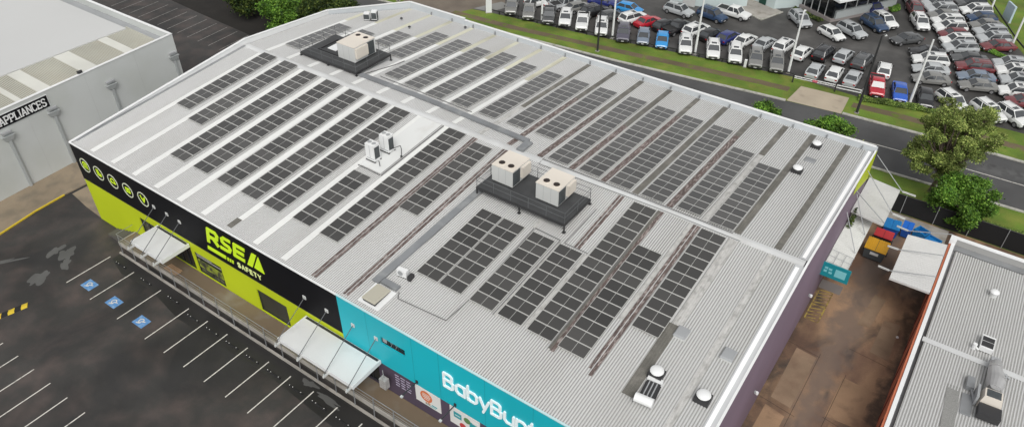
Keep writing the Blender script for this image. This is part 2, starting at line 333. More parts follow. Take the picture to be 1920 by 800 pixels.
# drying wet patches on the asphalt
def blob(cx, cy, rx, ry, seed, n=44, rot=0):
    rnd = random.Random(seed); out = []; ph = [rnd.uniform(0, 6.28) for _ in range(6)]
    for k in range(n):
        t = 2*math.pi*k/n; r = .85 + sum(math.sin((j+2)*t+ph[j])*.26/(j+2)**.7 for j in range(6)) + rnd.uniform(-.04,.04); a, b = rx*r*math.cos(t), ry*r*math.sin(t)
        out.append((cx + a*math.cos(rot)-b*math.sin(rot), cy + a*math.sin(rot)+b*math.cos(rot)))
    return out
M_wet = mat('wet_asphalt', (.095,.095,.092), .4, var=.2, scale=1)
mb = MB()
for k, (cx, cy, rx, ry, rot) in enumerate([(1.0,-5.4,.55,1.0,.2),(2.3,-5.0,.75,1.15,.9),(3.6,-5.9,.5,.8,1.2),(3.4,-8.3,.75,1.3,.3),(32.6,-2.45,.8,.35,.1),(35.0,-2.75,1.5,.3,0),(-1.8,-9.5,.35,2.2,-.6),(-3.2,-10.5,.2,1.8,-.6)]):
    mb.quad(*[(x, y, -.0045 - k*.0002) for x, y in blob(cx, cy, rx, ry, k, rot=rot)])
mb.build('puddle', M_wet)['kind'] = 'structure'
# concrete strip with yellow kerb beside the left building
kb = [(1.5,-60),(-2,-30),(-4.2,-15),(-5.7,-7.2),(-6.45,-3.2),(-6.7,0),(-6.6,3.2),(-6.3,6)]
mb = MB()
mb.hexa([(x, y, -.1) for x, y in [(-14,-60)] + kb + [(-14,6)]], [(x, y, .12) for x, y in [(-14,-60)] + kb + [(-14,6)]])
mb.build('concrete_apron', M_tan)['kind'] = 'structure'
strip('yellow_kerb_line', kb[:-2], .16, .0, .128, M_yel)
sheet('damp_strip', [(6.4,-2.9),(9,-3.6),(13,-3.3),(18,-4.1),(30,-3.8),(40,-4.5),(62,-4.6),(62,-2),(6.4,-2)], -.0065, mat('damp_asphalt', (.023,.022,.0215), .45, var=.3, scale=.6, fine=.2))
sheet('painted_tree_shade', [(-48,38.4),(-34,37.4),(-22,36.8),(-12,38.5),(-8,46),(-15,48),(-48,46)], -.002, mat('painted_tree_shade', (.014,.012,.010), .95, var=.3, scale=1, fine=.3))  # dark sheet painted as the shade on the ground under the trees
sheet('concrete_strip', [(64.5,44.9),(70.3,44.9),(70.3,47.4),(64.5,47.4)], .002, M_conc)
sheet('corner_slab', [(-6.3,.6),(-3.0,.2),(-.2,.05),(-.2,3.2),(-6.3,4.5)], .006, M_tan)
# yard paving: slabs of different age, a wet grey track down the middle, cracks and joints
M_slab = mat('tan_slab', (.31,.20,.12), .8, var=.2, scale=.7, col2=(.19,.12,.075), lo=.5, hi=.72, fine=.2, bump=.1)
M_slabg = mat('grey_slab', (.25,.175,.115), .8, var=.2, scale=.7, col2=(.2,.13,.085), lo=.46, hi=.7, fine=.2)
for nm, pl, z, m in [('yard_slab', [(67.2,8),(69.5,8),(69.4,16.9),(68.9,17.2),(67.4,17.4)], -.002, M_slab), ('yard_slab', [(62.6,6),(64.2,6),(64.4,16.2),(62.8,16.5)], -.0025, M_slab), ('yard_slab', [(66.9,18.0),(69.2,18.2),(69.3,22.5),(67.0,22.6)], -.0022, M_slab),
                     ('yard_slab', [(68.0,26.6),(69.5,26.4),(69.4,31.2),(68.1,31.0)], -.0021, M_slabg), ('yard_slab', [(66.3,29.2),(67.3,29.4),(67.6,33.6),(66.6,33.9)], -.0023, M_slabg), ('yard_slab', [(62.9,17.4),(64.5,17.2),(64.6,23.4),(62.9,23.6)], -.0024, M_slabg)]:
    sheet(nm, pl, z, m)
mb = MB()
for x0, y0, x1, y1 in [(62.1,17.0,65.0,16.6),(66.8,17.8,69.9,17.3),(66.8,8,67.1,23),(62.1,23.9,64.8,23.6),(66.5,26.0,69.9,25.7),(64.6,6,64.75,24)]: mb.beam((x0,y0,0),(x1,y1,0),.035,.002)
mb.build('slab_joint', mat('joint_dark', (.05,.035,.025), .9))['kind'] = 'structure'
mb = MB()
for k, (cx, cy, rx, ry) in enumerate([(63.4,35.2,.8,1.6)]):
    mb.quad(*[(x, y, -.001 + k*.0006) for x, y in blob(cx, cy, rx, ry, 30+k)])
mb.build('yard_patch', mat('yard_pale_concrete', (.20,.145,.09), .85, var=.3, scale=.5, col2=(.1,.07,.05), lo=.48, hi=.62, fine=.15))['kind'] = 'structure'
mb = MB()
for a, b in [((62.3,27.4),(63.45,27.4)), ((63.45,27.4),(63.45,31.8)), ((62.3,31.6),(63.45,31.8)), ((62.3,29.5),(63.45,29.5)), ((62.3,27.4),(62.3,31.6))]:
    mb.beam((a[0],a[1],.006), (b[0],b[1],.006), .12, .004)
for k in range(9): mb.beam((62.35,27.5+.45*k,.0065+k*.0003), (63.4,27.9+.45*k,.0065+k*.0003), .1, .004)
mb.build('yellow_hatching', mat('faded_yellow', (.36,.27,.06), .8, col2=(.17,.11,.05), scale=2.5, lo=.42, hi=.6))['kind'] = 'structure'
sheet('dock_surface', [(62.1,31.9),(64.0,31.9),(64.0,33.2),(62.1,33.2)], .008, mat('dock_surface', (.2,.18,.17), .8, var=.2, scale=1))

# ------------------------------------------------------------------ main building
HE, HR, YR, YB, W = 9.05, 10.85, 20.75, 41.0, 62.05
SF = (HR - HE) / YR; SB = -.067
def zf(y): return HE + SF * y
def zb(y): return HR + SB * (y - YR)
def zr(y): return zf(y) if y <= YR else zb(y)
B = empty('retail_building', (0, 0, 0), 0, 'large twin-shop warehouse with black, lime and teal front under a pale ribbed roof', 'building')

def wall_front(name, m, x0, x1, z0, z1, holes, y0=0.0, y1=.25):
    mb = MB(); xs = sorted({x0, x1} | {v for h in holes for v in h[:2]})
    for a, b in zip(xs, xs[1:]):
        hs_ = [h for h in holes if h[0] <= a and h[1] >= b]
        if not hs_: mb.box(a, b, y0, y1, z0, z1)
        for h in hs_:
            if h[2] > z0: mb.box(a, b, y0, y1, z0, h[2])
            if h[3] < z1: mb.box(a, b, y0, y1, h[3], z1)
    return mb.build(name, m, B)
lime_holes = [(8.35,10.9,1.4,4.05), (11.9,15.9,1.4,4.1), (16.3,20.0,1.45,3.9), (24.57,28.2,1.5,3.95)]
wall_front('lime_wall', M_lime, 0, 34.8, 0, 4.98, lime_holes)
wall_front('black_fascia', M_black, 0, 34.8, 4.98, 9.04, [], y0=-.03)
teal_holes = [(38.9,41.2,6.55,7.25)]
wall_front('teal_fascia', M_teal, 34.8, 62.05, 4.2, 9.04, teal_holes, y0=-.03)
wall_front('purple_wall', M_purple, 34.8, 62.05, 0, 4.2, [(35.4,38.2,1.4,3.9)])
# panel joints of the teal and black cladding
mb = MB()
for x in (37.6, 41.9, 44.3, 48.2, 52.0, 56): mb.box(x-.012, x+.012, -.036, -.03, 4.22, 9.02)
mb.build('panel_joint', mat('teal_joint', (.006,.22,.27), .5), B)
mb = MB(); mb.box(0, 34.8, -.036, -.03, 4.99, 5.06); mb.build('drip_edge', M_dark, B)
# fascia capping
mb = MB(); mb.box(-.02, 34.8, -.07, .07, 9.04, 9.12); mb.build('fascia_capping', M_white, B)
mb = MB(); mb.box(34.8, 62.1, -.07, .07, 9.04, 9.12); mb.build('fascia_capping', mat('pale_teal_capping', (.5,.68,.7), .4), B)
# side and back walls
def sidewall(name, m, pts, x0, x1):    # pts: (y, ztop)
    mb = MB(); n = len(pts)
    for (ya, za), (yb_, zb_) in zip(pts, pts[1:]):
        mb.hexa([(x0,ya,0),(x1,ya,0),(x1,yb_,0),(x0,yb_,0)], [(x0,ya,za),(x1,ya,za),(x1,yb_,zb_),(x0,yb_,zb_)])
    return mb.build(name, m, B)
sidewall('side_wall', M_white, [(.25, 9.05), (20.9, 11.45), (33.1, 10.5)], 0, .2)
sidewall('side_wall', M_sidewall, [(.25, 9.0), (20.75, 10.9), (41.3, 9.6)], 61.85, 62.05)
mb = MB(); mb.hexa([(62.052,34.4,8.9),(62.075,34.4,8.9),(62.075,41.42,6.5),(62.052,41.42,6.5)], [(62.052,34.4,10.0),(62.075,34.4,10.0),(62.075,41.42,9.65),(62.052,41.42,9.65)])
mb.build('lime_side_panel', M_lime, B)
M_par = mat('parapet_sheet', (.50,.53,.55), .5, var=.08, scale=.4, col2=(.43,.46,.48), lo=.5, hi=.8)
mb = MB(); mb.hexa([(0,33.1,0),(.2,33.1,0),(6.1,41.15,0),(6.0,41.4,0)], [(0,33.1,10.5),(.2,33.1,10.5),(6.1,41.15,10.2),(6.0,41.4,10.2)])
mb.build('corner_wall', M_par, B)
mb = MB(); mb.box(6.05, 14.6, 41.15, 41.4, 0, 10.25); mb.box(14.6, 62.05, 41.15, 41.4, 0, 10.05); mb.build('back_wall', M_par, B)
# coping on the parapets
mb = MB()
def cope(a, b, w=.3, h=.05): mb.beam((a[0], a[1], a[2] + h/2 + .002), (b[0], b[1], b[2] + h/2 + .002), w, h)
cope((.1,0.05,9.1), (.1,20.9,11.46)); cope((.1,20.9,11.46), (.1,33.1,10.51)); cope((.1,33.1,10.51), (6.05,41.27,10.26)); cope((6.05,41.27,10.26), (14.6,41.27,10.26)); cope((14.6,41.28,10.06), (61.9,41.28,10.06))
cope((61.98,.3,9.1), (61.98,20.75,10.98), .16); cope((61.98,20.75,10.98), (61.98,41.28,9.7), .16)
mb.build('coping', M_white, B)
for i in range(17):
    x = 9.6 + 3.2 * i
    mb = MB(); mb.box(x-.05, x+.05, 40.98, 41.15, zb(41)+.05, 9.9); mb.build('parapet_bracket', M_steel, B)
mb = MB()
# gutter inside the left parapet
mb.hexa([(.25,.5,9.12),(.55,.5,9.12),(.55,20.6,zf(20.6)+.03),(.25,20.6,zf(20.6)+.03)], [(.25,.5,9.16),(.55,.5,9.16),(.55,20.6,zf(20.6)+.07),(.25,20.6,zf(20.6)+.07)])
mb.build('gutter', M_steel, B)

# ribbed roof sheeting: every rib is modelled
PITCH = .19
def ribbed(mb, x0, x1, ya, yb_, zfun, dz=0.0, rib=.036, yend=None, pan=True):
    n = max(1, round((x1 - x0) / PITCH)); p = (x1 - x0) / n
    for i in range(n):
        x = x0 + i * p; ye = yend(x) if yend else yb_
        if ye <= ya: continue
        prof = [(0, 0), (.42*p, 0), (.53*p, rib), (.87*p, rib), (p, 0)]
        za, ze = zfun(ya) + dz, zfun(ye) + dz
        for (u0, h0), (u1, h1) in zip(prof, prof[1:]):
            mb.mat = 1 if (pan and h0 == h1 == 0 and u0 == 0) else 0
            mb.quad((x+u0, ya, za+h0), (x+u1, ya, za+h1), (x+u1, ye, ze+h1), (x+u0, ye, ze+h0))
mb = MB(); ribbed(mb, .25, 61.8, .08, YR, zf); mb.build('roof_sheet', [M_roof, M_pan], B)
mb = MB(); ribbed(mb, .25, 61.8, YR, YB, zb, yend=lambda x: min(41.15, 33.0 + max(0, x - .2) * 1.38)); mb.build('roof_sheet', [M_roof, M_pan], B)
# ridge capping
mb = MB()
for s, zz in ((-1, zf), (1, zb)):
    mb.quad((.25, YR, HR+.075), (61.8, YR, HR+.075), (61.8, YR+s*.34, zz(YR+s*.34)+.045), (.25, YR+s*.34, zz(YR+s*.34)+.045))
    mb.quad((.25, YR+s*.34, zz(YR+s*.34)+.045), (61.8, YR+s*.34, zz(YR+s*.34)+.045), (61.8, YR+s*.36, zz(YR+s*.36)+.0), (.25, YR+s*.36, zz(YR+s*.36)+.0))
mb.build('ridge_cap', mat('ridge_metal', (.58,.59,.59), .45, var=.06, scale=.4, col2=(.47,.47,.46), lo=.5, hi=.8), B)
# verge flashing along the right edge
mb = MB()
mb.hexa([(61.25,.3,zf(.3)+.04),(61.95,.3,zf(.3)+.04),(61.95,YR-.4,zf(YR-.4)+.04),(61.25,YR-.4,zf(YR-.4)+.04)], [(61.25,.3,zf(.3)+.07),(61.95,.3,zf(.3)+.07),(61.95,YR-.4,zf(YR-.4)+.07),(61.25,YR-.4,zf(YR-.4)+.07)])
mb.hexa([(61.25,YR+.4,zb(YR+.4)+.04),(61.95,YR+.4,zb(YR+.4)+.04),(61.95,41.1,zb(41.1)+.04),(61.25,41.1,zb(41.1)+.04)], [(61.25,YR+.4,zb(YR+.4)+.07),(61.95,YR+.4,zb(YR+.4)+.07),(61.95,41.1,zb(41.1)+.07),(61.25,41.1,zb(41.1)+.07)])
mb.build('verge_flashing', mat('flashing_grey', (.52,.53,.54), .45, var=.1, scale=.6), B)
mb = MB()
mb.hexa([(61.35,.5,zf(.5)+.072),(61.62,.5,zf(.5)+.072),(61.62,YR-.7,zf(YR-.7)+.072),(61.35,YR-.7,zf(YR-.7)+.072)], [(61.35,.5,zf(.5)+.09),(61.62,.5,zf(.5)+.09),(61.62,YR-.7,zf(YR-.7)+.09),(61.35,YR-.7,zf(YR-.7)+.09)])
mb.hexa([(61.4,YR+.6,zb(YR+.6)+.072),(61.66,YR+.6,zb(YR+.6)+.072),(61.66,41.0,zb(41)+.072),(61.4,41.0,zb(41)+.072)], [(61.4,YR+.6,zb(YR+.6)+.09),(61.66,YR+.6,zb(YR+.6)+.09),(61.66,41.0,zb(41)+.09),(61.4,41.0,zb(41)+.09)])
mb.build('bright_capping', mat('bright_white_capping', (.9,.9,.9), .35), B)
# translucent sheets, one part for each strip: (x centre, y0, y1, material)
def skylight(xc, y0, y1, m, wd=.62):
    mb = MB(); zz = zf if y1 <= YR else zb
    ribbed(mb, xc - wd/2, xc + wd/2, y0, y1, zz, dz=.04, rib=.016, pan=False); mb.build('skylight_sheet', m, B)
for k in range(1, 10):
    xc = 3.2 * k if k > 1 else 3.17
    if k == 7: skylight(xc, 1.6, YR-.38, M_sky)
    elif k == 8: skylight(xc+.0, .35, YR-.38, M_sky)
    else: skylight(xc, .35, YR-.38, M_sky, .64 if k != 9 else .58)
skylight(22.3, .5, 1.6, M_skyd, .6)
for xc, y0, y1, m, wd in [(31.95,.35,20.35,M_rust,.22), (32.24,.35,20.35,M_rust,.26), (35.25,.35,20.35,M_rust,.22), (35.55,.35,20.35,M_rust,.26), (43.05,13.4,20.3,M_stain,.4), (46.85,13.3,20.3,M_rust,.2), (47.15,13.3,20.3,M_rust,.26), (45.6,4.6,13.2,M_stain,.3), (48.05,5,13,M_stain,.35), (50.36,4.3,20.3,M_skyd,.2), (50.62,4.2,20.3,M_rust,.3), (53.42,4.4,20.3,M_rust,.22), (53.72,3.9,20.3,M_rust,.26), (53.1,9,20.3,M_stain,.3), (56.4,3.9,10.6,M_skyd,.78), (56.55,10.6,20.3,M_stain,.7), (59.5,2.6,20.3,M_stain,.45)]:
    skylight(xc, y0, y1, m, wd)
for xc, y0, y1, ya in [(3.2,21.2,33.0,37.0),(6.4,21.2,28.0,40.9),(6.4,28.0,34.6,40.9),(9.6,21.2,34.4,40.9),(12.8,21.2,34.4,40.9),(16.0,21.2,34.4,40.9),(19.3,21.2,34.6,40.9),(22.5,21.2,34.8,40.9),(25.7,21.2,34.0,40.9),(28.9,21.2,33.2,40.9)]:
    skylight(xc, y0, y1, M_sky, .55)
    if y1 != 28.0: skylight(xc, y1, ya, M_skyb, .56)
for xc, y0, y1, m in [(32.0,21.2,28,M_stain),(32.0,28,40.9,M_skyd),(35.15,21.2,33,M_rust),(35.15,33,40.9,M_skyd),(38.4,21.2,32,M_rust),(38.4,32,40.9,M_skyd),(41.65,21.2,31,M_rust),(41.65,31,40.9,M_skyd),(44.75,21.2,36,M_rust),(44.75,36,40.9,M_skyd),(47.7,21.2,40.9,M_skyd),(50.75,21.2,36,M_rust),(50.75,36,40.9,M_skyd),(53.8,21.2,34,M_stain),(53.8,34,40.9,M_skyd),(56.45,21.2,40.9,M_skyd),(59.6,21.2,40.9,M_skyd)]:
    skylight(xc, y0, y1, m, .52)
# white flat patch behind the condensers
mb = MB(); mb.hexa([(25.75,12.0,zf(12)+.045),(28.2,12.0,zf(12)+.045),(28.2,20.3,zf(20.3)+.045),(25.75,20.3,zf(20.3)+.045)], [(25.75,12.0,zf(12)+.07),(28.2,12.0,zf(12)+.07),(28.2,20.3,zf(20.3)+.07),(25.75,20.3,zf(20.3)+.07)])
mb.build('flat_flashing', mat('white_flashing', (.66,.67,.66), .5, col2=(.6,.6,.58), scale=.7, lo=.55, hi=.7, stretch=(1,.5,1)), B)
# openings: frames and glazing
def glazed(x0, x1, z0, z1, name, mullions, m=M_dim, split=None):
    g_ = MB(); g_.box(x0, x1, .14, .17, z0, z1); o = g_.build(name, m, B)
    f = MB(); t = .07
    f.box(x0, x1, .08, .135, z1-t, z1); f.box(x0, x1, .08, .135, z0, z0+t); f.box(x0, x0+t, .08, .135, z0+t, z1-t); f.box(x1-t, x1, .08, .135, z0+t, z1-t)
    for u in mullions: f.box(u-.03, u+.03, .085, .135, z0+t, z1-t)
    if split: f.box(x0+t, x1-t, .09, .136, split-.03, split+.03)
    f.build('frame', M_dark, o); return o
glazed(8.35,10.9,1.4,4.05,'shop_window',[9.6])
d1 = glazed(11.9,15.9,1.4,4.1,'glass_door',[12.9,13.9,14.9], M_glass)
w3 = glazed(16.3,20.0,1.45,3.9,'shop_window',[18.1], split=3.3)
mb = MB(); mb.box(16.5,19.8,.06,.078,2.2,3.1); mb.build('window_decal', mat('lime_decal', (.25,.3,.03), .6, col2=(.03,.03,.03), scale=1.6, lo=.42, hi=.58), w3)
mb = MB(); mb.box(16.5,19.8,.06,.078,3.42,3.55); mb.box(16.5,18.6,.06,.078,3.65,3.75); mb.build('window_decal', mat('pale_decal', (.3,.3,.28), .6), w3)
glazed(24.57,28.2,1.5,3.95,'roller_door',[], mat('dark_roller_door', (.035,.038,.035), .35, var=.3, scale=.8))
glazed(35.4,38.2,1.4,3.9,'glass_door',[36.3,37.3], M_glass)
hw = glazed(38.9,41.2,6.55,7.25,'high_window',[39.5,40.0,40.45], M_glass)
mb = MB()
for x in (39.15, 39.75, 40.2): mb.beam((x,.07,6.62),(x+.25,.07,7.18),.03,.03)
mb.box(39.02,39.4,.05,.075,6.75,7.15); mb.build('blind_slat', M_grey, hw)
# awnings: slab, fascia, hanging rods with wall plates
def awning(x0, x1, yo, z, rods, yout):
    mb = MB(); mb.box(x0, x1, yo, -.06, z-.32, z); a = mb.build('awning', M_awn, B)
    mb = MB(); mb.box(x0-.05, x1+.05, yo-.05, yo-.003, z-.36, z+.03); mb.box(x0-.05, x0-.003, yo, -.05, z-.36, z+.03); mb.box(x1+.003, x1+.05, yo, -.05, z-.36, z+.03)
    mb.build('awning_fascia', M_white, a)
    mb = MB(); mb.box(x0+.1, x1-.1, -.3, -.1, z+.002, z+.02); mb.build('awning_gutter', M_dark, a)
    for x, zw in rods:
        mb = MB(); mb.tube((x, -.06, zw), (x, yout, z), .032, n=6); mb.build('tie_rod', M_rail, a)
        mb = MB(); mb.box(x-.16, x+.16, -.1, -.037, zw-.16, zw+.16); mb.build('wall_plate', M_lgrey, a)
        mb = MB(); mb.beam((x, yo+.1, z-.2), (x, yout-.1, z-.2), .1, .16); mb.tube((x, yout, z-.2), (x, yout, z+.06), .05, n=6); mb.build('outrigger', M_lgrey, a)
    return a
awning(11.62, 15.98, -2.72, 4.62, [(12.1,6.93),(13.98,6.98),(15.72,6.93)], -3.35)
awning(30.75, 38.55, -2.95, 4.5, [(31.0,6.65),(33.4,6.63),(36.15,6.75),(38.45,6.78)], -3.45)
for x in (42.1, 45.6):
    mb = MB(); mb.tube((x, -.04, 4.55), (x, -1.62, 4.62), .045, n=6); mb.box(x-.09, x+.09, -.1, -.032, 4.4, 4.7); f = mb.build('light_arm', M_dark, B)
    mb = MB(); mb.box(x-.09, x+.09, -1.78, -1.6, 4.52, 4.64); mb.build('lamp_head', M_lgrey, f)

# the long raised walkway along the front
WK = empty('raised_walkway', (0, 0, 0), 0, 'long raised concrete walkway with steel balustrade along the shop fronts', 'walkway')
mb = MB(); mb.box(6.6, 62, -1.75, -.02, 1.12, 1.4); mb.build('deck', mat('walkway_concrete', (.155,.115,.075), .8, var=.2, scale=.4, col2=(.22,.2,.17), lo=.5, hi=.75, fine=.1), WK)
mb = MB(); mb.box(6.5, 62, -1.85, -1.752, .98, 1.43); mb.box(6.5, 6.598, -1.75, -.02, .9, 1.43); mb.build('edge_beam', M_conc, WK)
mb = MB(); mb.box(6.6, 62, -1.5, -.02, -.05, 1.11); mb.build('base', mat('painted_void_shade', (.05,.045,.04), .9), WK)  # near-black block paints the shaded void under the open deck
mb = MB(); mb.box(6.3, 62, -2.05, -1.86, 0, .14); mb.build('kerb_beam', M_conc, WK)
for i in range(28):
    x = 6.8 + 2.02 * i
    mb = MB(); mb.beam((x, -1.8, 2.38), (x, -1.93, .14), .06, .06); mb.build('post', M_steel, WK)
mb = MB(); mb.tube((6.6,-1.8,2.36), (61,-1.8,2.36), .028, n=6); mb.tube((6.6,-1.8,1.95), (61,-1.8,1.95), .016, n=5); mb.tube((6.6,-1.8,1.65), (61,-1.8,1.65), .016, n=5)
mb.tube((6.6,-.1,2.36), (6.6,-1.8,2.36), .028, n=6); mb.build('handrail', M_steel, WK)
# low concrete step block and timber pallet lumber on the walkway
o = MB()
for k in range(5): o.box(13.2+.02*k, 14.9, -1.6+.16*k, -1.5+.16*k, 1.41, 1.47+.01*(k % 2))
tag(o.build('timber_boards', mat('raw_timber', (.42,.27,.16), .8, var=.2, scale=2)), 'raw timber boards lying on the walkway under the small white awning', 'timber')
st = MB()
for k in range(6): st.box(3.0+.6*k, 3.6+.6*k, -1.1, -.04, 0, .2+.2*k)
tag(st.build('steps', mat('dark_step_concrete', (.09,.085,.075), .85, fine=.15)), 'short flight of concrete steps climbing to the left end of the walkway', 'steps')

# signs on the fascia
SG = empty('shop_sign', (22.8, 0, 5.6), 0, 'lime green RSEA SAFETY lettering on the black fascia', 'sign')
o = MB(); pf = lambda u, v, d: (u - 22.8, -.03 - d, v - 5.6)
zt, zb0 = 8.32, 6.62
ps_ = lambda u, v, d: pf(u + .27 * (v - 6.6), v, d)
strokes(o, [[(19.5,zb0),(19.5,zt-.19),(20.42,zt-.19),(20.66,zt-.46),(20.6,zb0+.82),(20.35,zb0+.68),(19.75,zb0+.68)], [(20.15,zb0+.66),(20.72,zb0+.1)]], .4, ps_, rounded=False)
strokes(o, [[(22.25,zt-.19),(21.5,zt-.19),(21.28,zt-.4),(21.32,zb0+.98),(21.6,zb0+.83),(22.1,zb0+.78),(22.3,zb0+.55),(22.2,zb0+.25),(21.9,zb0+.19),(21.15,zb0+.19)]], .37, ps_, rounded=False)
strokes(o, [[(24.0,zt-.19),(22.85,zt-.19),(22.85,zb0+.19),(24.0,zb0+.19)], [(22.85,zb0+.85),(23.9,zb0+.85)]], .38, ps_, rounded=False)
for poly in ([(24.4,zb0),(25.04,zb0),(25.96,zt),(25.40,zt)], [(25.27,zb0+.1),(26.45,zb0),(26.14,zt-.05)]):
    o.hexa([pf(x, z, .004) for x, z in poly], [pf(x, z, .05) for x, z in poly])
o.build('letters', M_limesign, SG)
o = MB()
def bar(pts): o.hexa([pf(x, z, .004) for x, z in pts], [pf(x, z, .04) for x, z in pts])
bar([(19.02,5.58),(21.4,5.58),(21.52,6.0),(19.14,6.0)])
for k in range(3): bar([(21.56+.3*k,5.58),(21.76+.3*k,5.58),(21.87+.3*k,5.96),(21.67+.3*k,5.96)])
o.build('bar', M_limesign, SG)
o = MB(); text(o, 'SAFETY', 22.98, 5.6, .46, .105, pf, gap=.45, sx=1.15, rounded=False); o.build('letters', mat('pale_lime_letters', (.75,.85,.35), .5), SG)

M_ring = mat('pale_ring', (.62,.66,.5), .5)
icons = [  # simple pictograms: hi-vis vest, boot, helmet, glove, harness
 ([[(-.28,-.3),(-.28,.2),(0,.32),(.28,.2),(.28,-.3)], [(0,-.3),(0,.1)]], 'vest'),
 ([[(-.2,.32),(-.2,-.22),(.3,-.22),(.3,-.08),(.02,0),(.02,.32)]], 'boot'),
 ([[(-.3,-.1),(-.26,.15),(0,.3),(.26,.15),(.3,-.1)], [(-.36,-.14),(.36,-.14)]], 'helmet'),
 ([[(-.25,-.2),(-.25,.2),(.25,.2),(.25,-.2),(-.25,-.2)], [(0,-.1),(0,.1)]], 'first aid case'),
 ([[(-.28,.25),(0,-.3),(.28,.25)], [(-.2,0),(.2,0)]], 'glove')]
for i, x in enumerate((1.52, 3.74, 6.0, 8.32, 10.6)):
    t = empty('round_sign', (x, -.03, 7.1), 0, 'round badge with %s pictogram, %s of five on the black fascia' % (icons[i][1], ['leftmost','second from left','middle','second from right','rightmost'][i]), 'sign', 'round badge signs on the black fascia')
    pr = lambda u, v, d: (u, -d, v)
    ring = MB()
    n = 28
    for k in range(n):
        a, b = 2*math.pi*k/n, 2*math.pi*(k+1)/n
        q = [(r_*math.cos(t_), r_*math.sin(t_)) for r_, t_ in ((.66,a),(.76,a),(.76,b),(.66,b))]
        ring.hexa([pr(u, v, .004) for u, v in q], [pr(u, v, .04) for u, v in q])
    ring.build('ring', M_ring, t)
    ic = MB(); strokes(ic, [[(u*1.1, v*1.1) for u, v in pl] for pl in icons[i][0]], .14, pr, depth=.03); ic.build('pictogram', M_limesign, t)

TS = empty('shop_sign', (44.7, 0, 6.1), 0, 'white BabyBunting lettering on the teal fascia', 'sign')
pb = lambda u, v, d: (u - 44.7, -.03 - d, v - 6.1)
o = MB(); text(o, 'BabyBunting', 44.75, 6.08, 1.35, .2, pb, gap=.17, sx=1.02, depth=.09); o.build('letters', mat('white_sign_letters', (.85,.95,.97), .4), TS)

# posters on the purple wall
def poster(label, x0, x1, z0, z1, base, bits):
    t = empty('poster', (x0, 0, z0), 0, label, 'poster'); mb = MB(); mb.box(0, x1-x0, -.05, -.004, 0, z1-z0); mb.build('panel', base, t)
    for j, (nm, m, shp) in enumerate(bits):
        mb = MB(); k = 0
        for pl in shp:
            k += 1; mb.hexa([(a, -.052, b) for a, b in pl], [(a, -.056 - j*.003 - k*.0005, b) for a, b in pl])
        mb.build(nm, m, t)
M_or = mat('orange_print', (.62,.16,.05), .6); M_wp = mat('poster_white', (.7,.7,.68), .5); M_tp = mat('teal_print', (.02,.3,.34), .5); M_gp = mat('green_print', (.1,.22,.08), .6); M_rp = mat('red_print', (.5,.05,.05), .6); M_pp = mat('pale_print', (.36,.32,.42), .6)
circ = lambda cx, cz, r, n=18: [(cx + r*math.cos(2*math.pi*k/n), cz + r*math.sin(2*math.pi*k/n)) for k in range(n)]
rect = lambda a, b, c, d: [(a, c), (b, c), (b, d), (a, d)]
poster('white poster with a big orange disc on the purple wall', 41.85, 44.2, 2.45, 4.14, M_wp, [
    ('disc', M_or, [circ(1.02, .98, .56)]), ('print', M_wp, [rect(.7,1.35,1.2,1.26), rect(.62,1.42,1.02,1.1), rect(.66,1.38,.84,.92), rect(.78,1.26,.66,.72)]),
    ('print', M_tp, [rect(.9,1.9,.14,.2), rect(1.5,2.0,.3,.42)]), ('print', mat('skin_print', (.5,.3,.2), .6), [circ(1.25,.34,.13), circ(1.0,.3,.1)])])
poster('white poster with teal block and red patch beneath the teal fascia', 45.05, 47.7, 2.3, 4.14, M_wp, [
    ('print', M_tp, [rect(.35,1.05,.85,1.45), rect(1.75,2.4,.1,1.3)]), ('print', M_gp, [circ(1.55,1.2,.3)]), ('print', M_rp, [circ(1.15,.3,.3), circ(1.5,.2,.22)]), ('print', M_wp, [rect(2.0,2.5,1.25,1.5), rect(.45,.95,1.1,1.16)])])
t = empty('wall_lettering', (39.8, 0, 2.4), 0, 'pale lines of small print on the purple wall left of the white posters', 'sign')
mb = MB()
for r_ in range(5):
    for c_ in range(3): mb.box(.05+.55*c_, .42+.55*c_+.06*((r_+c_) % 2), -.02, -.003, 1.3-.28*r_, 1.4-.28*r_)
mb.build('print', M_pp, t)
t = empty('hanging_sign', (39.25, -.6, 2.5), 0, 'pale grey box sign hanging from a rod at the end of the large awning', 'sign')
mb = MB(); mb.box(-.3, .3, -.22, .22, 0, .95); mb.build('box', mat('hanging_box_grey', (.38,.37,.36), .6, col2=(.28,.27,.26), scale=5), t)
mb = MB(); mb.tube((0,0,.95), (0,0,1.85), .03, n=6); mb.build('rod', M_grey, t)

# rubber wheel stops with pale end marks, one for each bay
ws = empty('wheel_stop', (19.1,-2.95,-.004), 0)
mb = MB(); mb.hexa([(-.82,-.08,0),(.82,-.08,0),(.82,.08,0),(-.82,.08,0)], [(-.8,-.05,.1),(.8,-.05,.1),(.8,.05,.1),(-.8,.05,.1)]); mb.build('block', M_rubber, ws)
mb = MB()
for x in (-.66,-.3,.6): mb.box(x-.035, x+.035, -.035, .035, .1, .105)
mb.build('reflector', mat('pale_reflector', (.6,.6,.58), .5), ws)
xs = [7.9, 11.8, 15.8] + [19.13 + 2.6*i for i in range(12)]
ords = ['first','second','third','fourth','fifth','sixth','seventh','eighth','ninth','tenth','eleventh','twelfth','thirteenth','fourteenth','fifteenth','sixteenth','seventeenth','eighteenth','nineteenth','twentieth','twenty-first','twenty-second','twenty-third','twenty-fourth']
for i, x in enumerate(xs):
    q = ws if i == 0 else dup(ws)
    q.location = (x, -2.95 - (.3 if i > 2 else 0) - (.03*i if i > 2 else 0), -.004)
    tag(q, 'black rubber wheel stop heading the %s parking bay from the left' % ords[i], 'wheel stop', 'wheel stops along the shop front bays')
